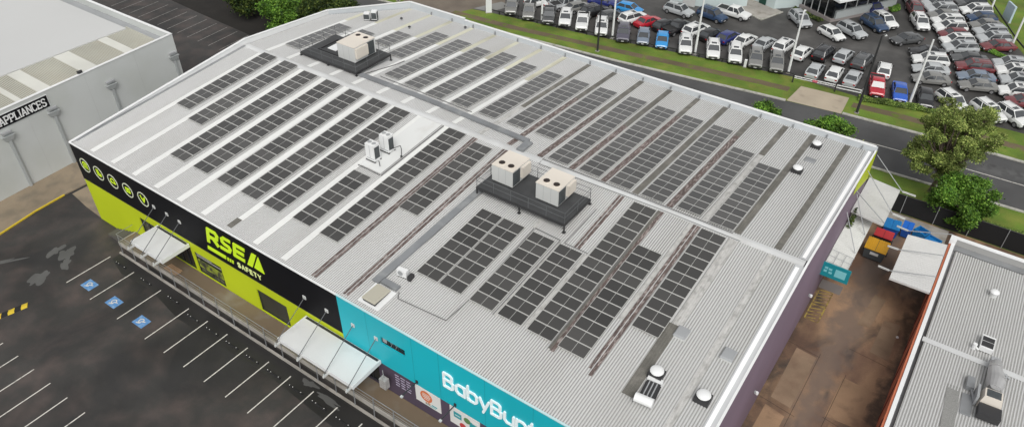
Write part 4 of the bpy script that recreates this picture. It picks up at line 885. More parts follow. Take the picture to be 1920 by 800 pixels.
for i, (x, y, z, rz) in enumerate([(62.08,27.0,2.9,0),(62.08,14.2,3.3,0)]):
    t = empty('wall_lamp', (x, y, z), 0, ['small white wall lamp on the purple side wall near the dock','small white wall lamp on the purple side wall far from the dock'][i], 'lamp')
    mb = MB(); mb.box(0,.12,-.08,.08,-.1,.1); mb.build('bracket', M_grey, t); mb = MB(); mb.tube((.2,0,-.12),(.2,0,.08),.11,n=10); mb.build('globe', M_white, t)

# bins
def skip(label, x, y, rz, w_, d_, h_, lid, body, ribs=True):
    t = empty('rubbish_skip', (x, y, 0), R(rz), label, 'bin')
    mb = MB(); mb.hexa([(-w_/2+.1,-d_/2+.1,.15),(w_/2-.1,-d_/2+.1,.15),(w_/2-.1,d_/2-.1,.15),(-w_/2+.1,d_/2-.1,.15)],[(-w_/2,-d_/2,h_*.85),(w_/2,-d_/2,h_*.85),(w_/2,d_/2,h_),(-w_/2,d_/2,h_)]); mb.build('body', body, t)
    for s in (-1, 1):
        x0, x1 = (-w_/2-.03, -.02) if s < 0 else (.02, w_/2+.03)
        mb = MB(); mb.hexa([(x0,-d_/2-.06,h_*.86),(x1,-d_/2-.06,h_*.86),(x1,d_/2,h_+.01),(x0,d_/2,h_+.01)],[(x0,-d_/2-.06,h_*.86+.06),(x1,-d_/2-.06,h_*.86+.06),(x1,d_/2,h_+.07),(x0,d_/2,h_+.07)])
        if ribs:
            for k in range(1, 5):
                xx = x0 + (x1-x0)*k/5; mb.hexa([(xx-.03,-d_/2,h_*.86+.061),(xx+.03,-d_/2,h_*.86+.061),(xx+.03,d_/2,h_+.071),(xx-.03,d_/2,h_+.071)],[(xx-.02,-d_/2,h_*.86+.1),(xx+.02,-d_/2,h_*.86+.1),(xx+.02,d_/2,h_+.11),(xx-.02,d_/2,h_+.11)])
        mb.build('lid', lid, t)
    mb = MB(); mb.box(-w_/2-.12, -w_/2-.002, -.2, .2, h_*.4, h_*.55); mb.box(w_/2+.002, w_/2+.12, -.2, .2, h_*.4, h_*.55); mb.build('lift_pocket', M_dark, t)
    for sx in (-1,1):
        for sy in (-1,1):
            mb = MB(); mb.tube((sx*(w_/2-.25)-.04,sy*(d_/2-.25),.09),(sx*(w_/2-.25)+.04,sy*(d_/2-.25),.09),.09,n=10); mb.build('wheel', M_rubber, t)
M_bluep = mat('blue_plastic', (.012,.18,.45), .45, var=.1, scale=2); M_dblue = mat('dark_blue_plastic', (.01,.08,.35), .45)
skip('dark grey wheeled skip with a ribbed yellow lid in the yard', 65.1, 39.1, 0, 1.9, 1.6, 1.5, mat('yellow_lid', (.62,.33,.02), .5, var=.1, scale=2), mat('skip_grey', (.07,.08,.085), .5))
mb = MB(); mb.box(64.75,65.5,38.22,38.245,.8,1.1); tag(mb.build('notice_plate', M_lgrey), 'pale notice plate on the front of the yellow lidded skip', 'notice')
skip('red skip with grey side partly hidden behind the yellow lidded skip', 65.2, 41.3, 0, 1.6, 1.0, 1.45, mat('red_lid', (.42,.03,.035), .5), M_dark, False)
skip('bright blue wheeled bin with ribbed lid beside the upper grey canopy', 65.5, 43.4, 5, 1.4, 1.3, 1.4, M_bluep, M_dblue)
skip('deep blue bin with smooth lid against the black fence', 66.8, 44.1, 0, .9, 1.1, 1.35, mat('deep_blue_lid', (.01,.12,.5), .45), M_dblue, False)
for i, (x, y, rz, lb) in enumerate([(68.1,44.4,-25,'blue plastic cage crate tilted beside the red wall canopy, the farther one'),(69.25,43.5,-20,'blue plastic tub beside the pale canopy, the nearer one')]):
    t = empty('blue_crate', (x, y, 0), R(rz), lb, 'crate'); mb = MB(); wd_, dp_ = (.6, .5) if i == 0 else (.62, .55)
    mb.box(-wd_,wd_,-dp_,-dp_+.06,.1,1.1); mb.box(-wd_,wd_,dp_-.06,dp_,.1,1.1); mb.box(-wd_,-wd_+.06,-dp_+.06,dp_-.06,.1,1.1); mb.box(wd_-.06,wd_,-dp_+.06,dp_-.06,.1,1.1); mb.build('side_panel', M_bluep, t)
    mb = MB(); mb.box(-wd_+.06,wd_-.06,-dp_+.06,dp_-.06,.5 if i == 0 else .8,.56 if i == 0 else .86); mb.build('contents', M_bluep, t)
    mb = MB(); mb.box(-wd_,wd_,-dp_,dp_,0,.099); mb.build('base', M_dark, t)
mb = MB(); mb.box(69.2,70.25,39.6,42.0,0,.9); tag(mb.build('red_pallet_stack', mat('dark_red_stack', (.2,.03,.03), .7, fine=.3)), 'low dark red stack against the corner of the right neighbour', 'stack')
for i, (x, y) in enumerate([(66.3,12.9),(64.9,9.6),(69.5,29.6)]):
    mb = MB(); mb.dome((x,y,0),.12,.14,8,3); tag(mb.build('litter', M_white), 'small white litter scrap on the brown yard, %s from the street end' % ords[i], 'litter')

# black mesh fence behind the yard
fn = empty('mesh_fence', (62.4,47.65,0), 0, 'tall black screened fence behind the bins', 'fence')
mb = MB(); mb.box(0, 48, -.02, .02, .05, 2.15); mb.build('screen', mat('black_shade_cloth', (.010,.010,.011), .95), fn)
mb = MB(); mb.tube((0,0,2.19),(48,0,2.19),.03,n=6); mb.build('top_rail', M_dark, fn)
for i in range(16): mb = MB(); mb.tube((.1+3.1*i,-.07,0),(.1+3.1*i,-.07,2.3),.035,n=6); mb.build('post', M_grey, fn)

# ------------------------------------------------------------------ car yard furniture
lf = empty('lot_fence', (0,0,0), 0, 'low black bollard and rail fence along the front of the car yard', 'fence')
LP = [(1.8,63.6),(17.9,65.5),(31.1,67.8),(47.1,70.3)]
mb = MB()
for a, b in zip(LP, LP[1:]): mb.beam((a[0],a[1],.5),(b[0],b[1],.5),.09,.16)
mb.build('rail', M_dark, lf); mb = MB()
for a, b in zip(LP, LP[1:]):
    n = int(math.hypot(b[0]-a[0], b[1]-a[1]) / 1.6)
    for i in range(n): x, y = a[0]+(b[0]-a[0])*i/n, a[1]+(b[1]-a[1])*i/n; mb.box(x-.07,x+.07,y-.07,y+.07,0,.6)
mb.build('post', M_dark, lf)
rf = empty('lot_fence', (0,0,0), 0, 'low black fence along the right hand grass side of the car yard', 'fence')
mb = MB()
for a, b in zip([(50.5,149),(63.8,114.2),(69.6,99.6),(77.2,84),(90,73.2)],[(63.8,114.2),(69.6,99.6),(77.2,84),(90,73.2)]): mb.beam((a[0],a[1],.5),(b[0],b[1],.5),.09,.2)
mb.build('rail', M_dark, rf)
gt = empty('barrier_gate', (47.4,68.75,0), math.atan2(1.1,8.1), 'long white pipe barrier gate across the concrete driveway', 'gate')
mb = MB(); mb.beam((0,0,.95),(5.2,0,.95),.08,.09); mb.beam((0,0,.7),(5.2,0,.7),.06,.06)
for k in range(9): mb.beam((.1+.62*k,0,.72),(.4+.62*k,0,.93),.035,.035)
mb.build('long_leaf', M_white, gt); mb = MB(); mb.beam((5.3,0,.98),(8.3,0,.98),.09,.09); mb.beam((5.3,0,.62),(8.3,0,.62),.09,.09); mb.box(5.25,5.35,-.04,.04,.6,1.0); mb.box(8.22,8.3,-.04,.04,.6,1.0); mb.build('short_leaf', M_white, gt)
for x, c_ in ((-.1, M_dark), (5.22, M_dark), (8.45, M_white)): mb = MB(); mb.box(x-.08,x+.08,-.08,.08,0,1.25); mb.build('post', c_, gt)
mb = MB(); mb.box(2.3,2.9,-.06,-.045,.68,1.0); mb.build('warning_plate', mat('pink_plate', (.55,.12,.16), .5), gt)
def pole(label, x, y, h, r, m, arm=None, name='light_pole', tilt=(0,0), grp='white light poles in the car yard'):
    t = empty(name, (x, y, 0), 0, label, 'pole', grp); tx, ty = tilt
    mb = MB(); mb.tube((0,0,0),(tx,ty,h),r,r*.6,n=10); mb.build('shaft', m, t)
    mb = MB(); mb.box(-.25,.25,-.25,.25,-.02,.1); mb.build('base_plate', M_conc, t)
    if arm:
        mb = MB(); mb.beam((tx,ty,h),(tx+arm[0],ty+arm[1],h+.1),.1,.1); mb.build('arm', m, t)
        mb = MB(); mb.beam((tx+arm[0]*.6,ty+arm[1]*.6,h+.02),(tx+arm[0]*1.3,ty+arm[1]*1.3,h+.05),.3,.12); mb.build('lamp_head', M_lgrey, t)
PW = [(10.0,65.6,9,'first'),(21.6,66.5,9,'second'),(33.5,68.7,8.8,'third'),(46.0,70.9,8.6,'fourth')]
for x, y, h, o_ in PW: pole('white light pole at the front edge of the car yard, %s from the left' % o_, x, y, h, .17, M_white, (0,.5))
pole('leaning white pole between the blue and black cars at the front edge', 61.2, 72.0, 8.6, .17, M_white)
pole('white light pole at the grass edge of the car yard nearest the hedge', 69.4, 97.4, 9, .15, M_white, (-.5,0))
pole('white light pole at the grass edge beside the white car, farther back', 64.9, 108.6, 9, .15, M_white, (-.5,0))
pole('tall black power pole beside the driveway with a pale top', 56.4, 65.6, 10.2, .17, M_dark, (.3,.3), 'power_pole', grp='dark power poles on the verge')
pole('tall black power pole on the left part of the verge', 21.9, 61.7, 10.5, .15, M_dark, None, 'power_pole', grp='dark power poles on the verge')
pole('pale street light pole beside the dark trees at top left', -20.0, 47.9, 9, .12, M_cream, (0,-1), grp='street lights')
pole('thin dark pole on the verge behind the far roof corner', -12.6, 58.6, 8, .12, M_dark, None, 'power_pole', grp='dark power poles on the verge')
def board(label, x, y, rz, w_, h_, m):
    t = empty('sign_board', (x, y, 0), R(rz), label, 'sign'); mb = MB(); mb.box(-w_/2,w_/2,-.14,.14,.1,h_); mb.build('panel', m, t); mb = MB(); mb.box(-w_/2-.05,w_/2+.05,-.2,.2,0,.099); mb.build('footing', M_conc, t)
board('white upright sign board at the left end of the car yard', 1.7, 63.4, 40, .9, 2.2, M_white)
board('pale blue grey upright board on the grass by the right edge fence', 67.4, 107.2, -60, 2.4, 2.6, mat('pale_blue_board', (.42,.52,.58), .5))
board('dark blue grey tall sign board at the right picture edge by the yard', 73.4, 91.2, -60, 2.2, 4.2, mat('slate_board', (.12,.19,.23), .5))
board('white flat marker sheet on the verge by the fourth yard pole', 40.6, 69.2, 10, .35, 1.1, M_white)

# showroom with glass corner and overhanging white roof
SR = empty('car_showroom', (45.7,91.0,0), 0, 'glass cornered car showroom with overhanging white roof among the parked cars', 'building')
def face(mb, a, b, z0, z1, th=.2):
    d = Vector((b[0]-a[0], b[1]-a[1], 0)).normalized(); n = Vector((-d.y, d.x, 0)) * th
    mb.hexa([(a[0],a[1],z0),(b[0],b[1],z0),(b[0]+n.x,b[1]+n.y,z0),(a[0]+n.x,a[1]+n.y,z0)],[(a[0],a[1],z1),(b[0],b[1],z1),(b[0]+n.x,b[1]+n.y,z1),(a[0]+n.x,a[1]+n.y,z1)])
Lc, Rc, Cc = (-7.5,3.9), (6.8,11.5), (0,0)
mb = MB(); mb.prism([(-.0,-.35),(7.3,11.4),(-1,16),(-8.3,4.0)], 0, .45); mb.build('plinth', mat('pinkish_concrete', (.3,.27,.26), .8), SR)
mb = MB(); mb.prism([(.0,.1),(6.6,11.4),(-1,15.5),(-7.8,4.2)], .451, 3.9); mb.build('glass_wall', M_glass, SR)
for i, (a, b) in enumerate([(Cc, Rc), (Lc, Cc)]):
    for k in range(1, 6):
        x, y = a[0]+(b[0]-a[0])*k/6, a[1]+(b[1]-a[1])*k/6; mb = MB(); mb.box(x-.06,x+.06,y-.02,y+.1,.452,3.9); mb.build('mullion', M_lgrey, SR)
mb = MB(); mb.prism([(1.0,-2.6),(9.5,11.0),(-1,18),(-10,4.6)], 4.0, 4.35); mb.build('roof', M_white, SR)
mb = MB(); mb.prism([(.5,.2),(6.7,10.9),(6.2,11.2),(.1,.5)], .46, 1.6); mb.build('display_panel', mat('display_silver', (.42,.45,.45), .4, fine=.2), SR)
wk = empty('workshop_building', (29.9,85.6,0), 0, 'pale blue white workshop walls with a sloping concrete apron at the top edge', 'building')
M_pale = mat('pale_blue_wall', (.52,.6,.6), .6, var=.08, scale=.3)
mb = MB(); mb.prism([(0,0),(3.2,3.6),(0,8.5),(-9.5,6.0),(-7.2,-2.4)], 0, 4.6); mb.build('wall', M_pale, wk)
mb = MB(); mb.prism([(.4,-.6),(3.9,3.7),(.2,9.2),(-10,6.6),(-7.6,-3.1)], 4.601, 4.85); mb.build('roof', M_white, wk)
mb = MB(); mb.box(-5.2,-3.2,-1.9,-1.86,.05,2.2) ; mb.build('door', M_lgrey, wk)
w2 = empty('workshop_building', (37.2,90.8,0), 0, 'small pale walled bay with a dark green door left of the showroom', 'building')
mb = MB(); mb.prism([(-.2,-.2),(3.8,4.0),(1.5,7),(-6.5,3.5),(-5.5,1.9)], 0, 3.6); mb.build('wall', M_pale, w2)
mb = MB(); mb.prism([(-3.0,.77),(-1.8,.27),(-1.75,.35),(-2.95,.85)], .05, 2.4); mb.build('door', mat('dark_green_door', (.01,.06,.045), .4), w2)
mb = MB(); mb.prism([(0,-.6),(4.5,4.0),(1.7,7.6),(-7.2,3.8),(-6.2,1.5)], 3.601, 3.8); mb.build('roof', M_white, w2)
sheet('concrete_apron', [(38.6,90.2),(36.9,85.3),(33.6,87.0),(30.0,90.5),(33,93)], .012, M_conc)
strip('kerb', [(33.6,86.9),(36.9,85.25),(38.6,90.1)], .2, 0, .15, M_kerb)

# hedges and planting
M_leafA = leaf_mat('olive_leaves', (.075,.12,.026), (.19,.25,.06), (.38,.43,.13))
M_leafB = leaf_mat('bright_leaves', (.03,.075,.012), (.08,.18,.02), (.20,.34,.05))
M_leafD = leaf_mat('dark_leaves', (.010,.022,.006), (.03,.055,.011), (.12,.15,.028))
M_leafH = leaf_mat('hedge_leaves', (.04,.07,.015), (.09,.15,.025), (.2,.26,.06))
M_bark = mat('bark', (.14,.11,.085), .9, var=.3, scale=4, fine=.3)
def leaves(mb, blobs, n, size, rnd, shell=.35):
    tot = sum(b[3]*b[3] for b in blobs)
    for cx, cy, cz, r, *sq in blobs:
        q = sq[0] if sq else .8
        for _ in range(int(n * r*r / tot)):
            while True:
                v = Vector((rnd.uniform(-1,1), rnd.uniform(-1,1), rnd.uniform(-1,1)))
                if .05 < v.length < 1: break
            rad = (shell + (1-shell) * rnd.random()**.6) * (rnd.uniform(1.1,1.6) if rnd.random() < .2 else 1); v = v.normalized() * rad
            p = Vector((cx + v.x*r, cy + v.y*r, cz + v.z*r*q))
            a = Vector((rnd.gauss(0,1), rnd.gauss(0,1), rnd.gauss(0,.6))).normalized(); b = a.orthogonal().normalized()
            s = size * rnd.uniform(.6, 1.4); b = (Matrix.Rotation(rnd.uniform(0, 6.28), 3, a) @ b)
            mb.quad(p - a*s*.8 - b*s*.35, p + b*s*.1 - a*s*.2 - b*s*.55, p + a*s, p + b*s*.5)
def tree(label, x, y, trunk_h, r0, blobs, n, size, m, seed, group=None, name='tree', tr=(0,0)):
    rnd = random.Random(seed); t = empty(name, (x, y, 0), 0, label, 'tree' if name != 'shrub' else 'shrub', group)
    tk = MB(); top = Vector((tr[0], tr[1], trunk_h)); mid = Vector((tr[0]*.3+.1, tr[1]*.3, trunk_h*.5))
    tk.tube((0,0,-.1), mid, r0, r0*.8, n=8); tk.tube(mid, top, r0*.8, r0*.6, n=8)
    for b in blobs:
        c_ = Vector(b[:3]); m1 = top.lerp(c_, .5) + Vector((rnd.uniform(-.3,.3), rnd.uniform(-.3,.3), -.2))
        tk.tube(top - Vector((0,0,rnd.uniform(0,.3)*trunk_h)), m1, r0*.42, r0*.28, n=6); tk.tube(m1, c_, r0*.28, r0*.1, n=5)
        for _ in range(3):
            e = c_ + Vector((rnd.uniform(-1,1), rnd.uniform(-1,1), rnd.uniform(-.3,.8))) * b[3] * .7; tk.tube(m1.lerp(c_, .6), e, r0*.12, r0*.05, n=4)
    tk.build('trunk', M_bark, t)
    cr = MB(); leaves(cr, blobs, n, size, rnd); cr.build('crown', m, t)
    return t
def rb(seed, c, R_, k, r0, r1, q=.75):   # scatter crown clumps through an ellipsoid
    rnd = random.Random(seed); out = []
    for _ in range(k):
        a = rnd.uniform(0, 6.283); u = rnd.uniform(-1, 1); rr = rnd.random()**.5
        out.append((c[0] + R_[0]*rr*math.sqrt(1-u*u)*math.cos(a), c[1] + R_[1]*rr*math.sqrt(1-u*u)*math.sin(a), c[2] + R_[2]*rr*u, rnd.uniform(r0, r1), q))
    return out
tree('tall olive green street tree with an airy crown beside the road at right', 67.3, 53.4, 3.4, .26,
     rb(3, (.3,.2,7.3), (4.3,3.7,3.3), 105, .25, .8) + rb(13, (-1.2,-1.0,4.4), (2.9,2.1,1.9), 45, .3, .75), 66000, .105, M_leafA, 5, tr=(.3,.1))
tree('bushy bright green tree in front of the black fence at right', 71.0, 49.4, 1.6, .2, rb(5, (-.7,-.6,3.0), (3.1,2.6,2.2), 60, .4, .95), 42000, .13, M_leafB, 6)
tree('dense green tree rising behind the right part of the far parapet', 56.1, 50.6, 3.0, .16, rb(7, (0,0,5.1), (2.3,2.1,1.3), 20, .5, .95), 15000, .14, M_leafB, 8, 'small trees behind the far parapet')
tree('smaller sparse green tree behind the far parapet left of the driveway', 49.4, 49.6, 3.2, .14, rb(9, (0,0,5.7), (1.3,1.2,.9), 11, .45, .75), 6500, .14, M_leafB, 9, 'small trees behind the far parapet')
tree('wispy sapling beside the dense green tree behind the far parapet', 59.2, 50.4, 2.6, .08, rb(19, (0,0,4.0), (1.1,1.0,.9), 7, .4, .7), 1300, .12, M_leafA, 10, 'small trees behind the far parapet')
tree('low wispy sapling behind the middle of the far parapet', 37.6, 47.5, 2.6, .08, rb(21, (0,0,5.6), (.6,.6,.5), 4, .3, .5), 600, .12, M_leafA, 12, 'small trees behind the far parapet')
TL = [(-31,44.5,5.5,3.3),(-27,41.5,5.2,3.2),(-22.6,43.4,5.2,3.2),(-18.5,40.2,5.0,3.0),(-15.6,43.6,5.0,3.0),(-12.0,46.2,4.4,2.6),(-26,47.5,5.4,3.2),(-20.5,48.8,5.2,3.0),(-35.5,46.5,5.5,3.4)]
DL = ['bushy dark tree at the left end of the tree row above the side bays','dark tree overhanging the side parking bays at top left','yellow tipped dark tree in the middle of the top left row','nearest dark tree, closest to the roof corner at top left','dark tree behind the nearest one at top left','rightmost low dark tree beside the side street at top left','back row dark tree left of the pale street light','back row dark tree around the pale street light','farthest left dark tree touching the top edge of the picture']
for i, (x, y, z, r) in enumerate(TL):
    tree(DL[i], x, y, 2.0, .2, rb(40+i, (0,0,z*.6), (r*.85,r*.85,r*.7), 20, .8, 1.4), 14000, .19, M_leafD if i % 3 else M_leafB if i == 3 else M_leafD, 50+i, 'dark trees above the side bays')
def hedge(label, pts_, w_, h_, n, m, seed, size=.11, cat='hedge'):
    rnd = random.Random(seed); mb = MB(); segs = list(zip(pts_, pts_[1:])); tot = sum(math.dist(a, b) for a, b in segs)
    for a, b in segs:
        l = math.dist(a, b); nx, ny = -(b[1]-a[1])/l, (b[0]-a[0])/l
        for _ in range(int(n*l/tot)):
            u = rnd.random(); v = rnd.uniform(-1, 1); w0 = 1 + .25*math.sin(u*l*2.1+seed) ; z = h_*w0*(1 - .5*v*v)*rnd.uniform(.35, 1.0)
            p = Vector((a[0]+(b[0]-a[0])*u+nx*v*w_/2, a[1]+(b[1]-a[1])*u+ny*v*w_/2, z))
            aa = Vector((rnd.gauss(0,1), rnd.gauss(0,1), rnd.gauss(0,.7))).normalized(); bb = aa.orthogonal().normalized(); s = size*rnd.uniform(.6,1.4)
            mb.quad(p-aa*s, p-bb*s*.5, p+aa*s, p+bb*s*.5)
    return tag(mb.build('hedge', m), label, cat)
hedge('low clipped hedge along the verge below the red and blue cars', [(55.6,69.2),(58.5,70.0),(62.0,70.9),(64.5,71.3)], 1.1, .55, 5200, M_leafH, 1)
hedge('grassy planted median strip between the blocks of parked cars', [(64.6,94.2),(67.5,93.6),(71.5,92.0)], .9, .5, 3500, M_leafB, 2)
hedge('dark shrubs below the showroom glass', [(39.6,92.4),(44.6,89.9)], .9, .5, 2500, M_leafD, 3)
hedge('small shrub bed at the corner of the far right showroom side', [(52.0,100.2),(52.9,101.4)], 1.2, .9, 1500, M_leafB, 4)
hedge('weeds and low plants along the foot of the black fence', [(62.8,49.2),(66,49.8),(72,50.6),(80,51.2)], 1.0, .35, 3000, M_leafH, 5, .09, 'plants')
hedge('tuft of green plant growing beside the side wall between the canopies', [(62.35,36.0),(62.5,37.2)], .5, 5.0, 700, M_leafD, 6, .12, 'plant')

# ------------------------------------------------------------------ cars
CW = {'white':(.72,.73,.72),'silver':(.42,.44,.45),'grey':(.20,.20,.19),'dkgrey':(.075,.078,.08),'black':(.014,.014,.016),'purple':(.085,.08,.11),'bluegrey':(.17,.21,.27),'skyblue':(.03,.27,.62),'blue':(.02,.10,.48),'navy':(.02,.03,.16),'dkblue':(.025,.055,.12),'red':(.42,.015,.03),'maroon':(.16,.03,.035)}
CM = {}
for k, v in CW.items():
    m = mat('car_paint_' + k, v, .28, spec=.6); m.node_tree.nodes['Principled BSDF'].inputs['Coat Weight'].default_value = .5; CM[k] = m
CN = {'dkgrey':'dark grey','purple':'purplish grey','bluegrey':'blue grey','skyblue':'bright blue','dkblue':'dark blue','navy':'navy blue','maroon':'dark red','blue':'royal blue'}
M_cglass = mat('car_glass', (.05,.055,.06), .08, spec=1.0)
M_hl = mat('headlamp', (.6,.62,.65), .15); M_tl = mat('tail_lamp', (.35,.01,.01), .25); M_trim = mat('black_trim', (.02,.02,.02), .6); M_rim = mat('wheel_rim', (.35,.35,.36), .35, metal=.6); M_plate = mat('number_plate', (.6,.6,.6), .5)
SPEC = {  # length, width, stations (x, z_low, z_top, half-width scale), greenhouse (base front, roof front, roof rear, base rear), belt, roof
 'sedan': (4.65, 1.80, .92, 1.44, (1.15,.35,-.95,-1.65), [(2.32,.42,.62,.80),(2.22,.28,.72,.93),(1.6,.24,.86,1),(1.1,.24,.93,1),(-.2,.24,.94,1),(-1.6,.24,.97,1),(-2.15,.26,.97,.95),(-2.32,.42,.86,.84)]),
 'hatch': (4.25, 1.78, .95, 1.50, (1.15,.35,-1.35,-1.95), [(2.12,.42,.64,.80),(2.02,.28,.76,.93),(1.5,.24,.90,1),(1.1,.24,.96,1),(-.2,.24,.97,1),(-1.5,.24,1.0,1),(-2.0,.26,.96,.96),(-2.13,.4,.82,.88)]),
 'suv': (4.7, 1.90, 1.06, 1.70, (1.25,.5,-1.75,-2.15), [(2.35,.5,.78,.82),(2.27,.34,.92,.94),(1.7,.3,1.04,1),(1.2,.3,1.09,1),(-.2,.3,1.09,1),(-1.7,.3,1.12,1),(-2.22,.32,1.08,.96),(-2.35,.46,.92,.88)]),
 'ute': (5.2, 1.88, 1.06, 1.76, (1.35,.7,-.55,-.85), [(2.6,.52,.82,.84),(2.5,.38,.96,.95),(1.9,.34,1.07,1),(1.3,.34,1.10,1),(-.2,.34,1.10,1),(-.86,.34,1.10,1),(-2.5,.4,1.08,1),(-2.6,.5,1.02,.96)]),
}
PROTO = {}
def make_car(kind):
    L_, W_, belt, roof, (gf, rf_, rr, gr), st = SPEC[kind]; hw_ = W_/2
    t = empty('parked_car' if kind != 'ute' else 'parked_utility', (0,0,-50), 0)
    mb = MB(); rings = []
    for x, zl, zt, s in st:
        w0 = hw_*s
        rings.append([(x,-w0*.86,zl),(x,-w0*.98,zl+.14),(x,-w0,zl+(zt-zl)*.62),(x,-w0*.93,zt-.05),(x,-w0*.8,zt),(x,0,zt+.025),(x,w0*.8,zt),(x,w0*.93,zt-.05),(x,w0,zl+(zt-zl)*.62),(x,w0*.98,zl+.14),(x,w0*.86,zl)])
    for a, b in zip(rings, rings[1:]):
        n = len(a)
        for i in range(n): mb.quad(a[i], a[(i+1) % n], b[(i+1) % n], b[i])
    mb.quad(*reversed(rings[0])); mb.quad(*rings[-1])
    # roof skin and pillars
    wb, wr = hw_*.86, hw_*.70
    def P(x, s, z, w_): return (x, s*w_, z)
    rt = [(rf_,-wr),(rf_,wr),(rr,wr),(rr,-wr)]
    mb.hexa([(rf_+.06,-wr-.03,roof-.06),(rf_+.06,wr+.03,roof-.06),(rr-.06,wr+.03,roof-.06),(rr-.06,-wr-.03,roof-.06)],[(rf_-.06,-wr+.06,roof),(rf_-.06,wr-.06,roof),(rr+.08,wr-.06,roof),(rr+.08,-wr+.06,roof)])
    for s in (-1, 1):
        for xa, xb, th in ((gf,rf_,.07),(gr,rr,.13 if kind != 'sedan' else .1),((gf+gr)/2+.02,(rf_+rr)/2,.08)):
            mb.beam((xa, s*(wb+.012), belt), (xb, s*(wr+.014), roof-.03), th, .06)
    if kind == 'ute':
        for s in (-1, 1): mb.box(-2.55,-.95, s*hw_*.93-.04, s*hw_*.93+.04, 1.08, 1.2)
        mb.box(-2.6,-2.5,-hw_*.88,hw_*.88,1.04,1.2)
    body = mb.build('body', CM['white'], t)
    me = body.data
    for p_ in me.polygons: p_.use_smooth = True
    me.set_sharp_from_angle(angle=R(38))
    g_ = MB(); g_.hexa([(gf,-wb,belt-.02),(gr,-wb,belt-.02),(gr,wb,belt-.02),(gf,wb,belt-.02)][::-1],[(rf_,-wr,roof-.05),(rr,-wr,roof-.05),(rr,wr,roof-.05),(rf_,wr,roof-.05)][::-1]); g_.build('windows', M_cglass, t)
    if kind == 'ute': g_ = MB(); g_.box(-2.48,-.95,-hw_*.88,hw_*.88,1.09,1.15); g_.build('tray_cover', M_trim, t)
    if kind == 'suv':
        g_ = MB(); g_.box(rf_-.75, rf_-.2, -.36, .36, roof+.001, roof+.012); g_.build('sunroof', M_cglass, t)
        g_ = MB()
        for s in (-1, 1): g_.beam((rf_-.1, s*(wr-.04), roof+.045),(rr+.1, s*(wr-.04), roof+.045),.04,.04)
        g_.build('roof_rail', M_rim, t)
    x0 = L_/2
    g_ = MB(); g_.box(x0-.06, x0+.012, -hw_*.62, hw_*.62, st[0][1]+.0, st[0][1]+.2); g_.box(x0-.16,x0-.02,-hw_*.86,hw_*.86,st[1][1]-.02,st[1][1]+.12); g_.build('grille', M_trim, t)
    zh = st[0][2]
    for s in (-1, 1):
        g_ = MB(); g_.box(x0-.2, x0-.015, s*hw_*.72-.16, s*hw_*.72+.16, zh-.12, zh+.02); g_.build('headlight', M_hl, t)
        g_ = MB(); zr_ = st[-1][2]; g_.box(-x0+.0-.008, -x0+.14, s*hw_*.74-.13, s*hw_*.74+.13, zr_-.2, zr_-.02); g_.build('taillight', M_tl, t)
        g_ = MB(); g_.box(gf-.35, gf-.22, s*(hw_+.08)-.09, s*(hw_+.08)+.09, belt-.02, belt+.12); g_.build('wing_mirror', M_trim, t)
    g_ = MB(); g_.box(x0+.013, x0+.022, -.19,.19, .42,.53); g_.build('number_plate', M_plate, t)
    wr_ = .33 if kind in ('sedan','hatch') else .37; wx_ = x0*.64
    for sx in (-1, 1):
        for s in (-1, 1):
            g_ = MB(); g_.tube((sx*wx_, s*(hw_-.2), wr_), (sx*wx_, s*(hw_+.012), wr_), wr_, n=16); wh = g_.build('wheel', M_rubber, t)
            g_ = MB(); g_.tube((sx*wx_, s*(hw_+.0125), wr_), (sx*wx_, s*(hw_+.022), wr_), wr_*.62, n=12); g_.build('rim', M_rim, wh)
    return t
used_k = set()
ROWN = {'A':'front row facing the verge fence','B':'second car yard row with tails showing','C':'short row just inside the white gate','D':'display cars around the showroom drive','E':'nose out column beside the drive lane','F':'left packed column at upper right','G':'right packed column at the upper right','H':'lower left block by the leaning pole','I':'lower right packed block beyond the hedge','J':'column at the right picture edge'}
ORD = {'A':'from left','B':'from left','C':'from left','D':'from left','E':'from front','F':'from far end','G':'from far end','H':'from far end','I':'from far end','J':'from far end'}
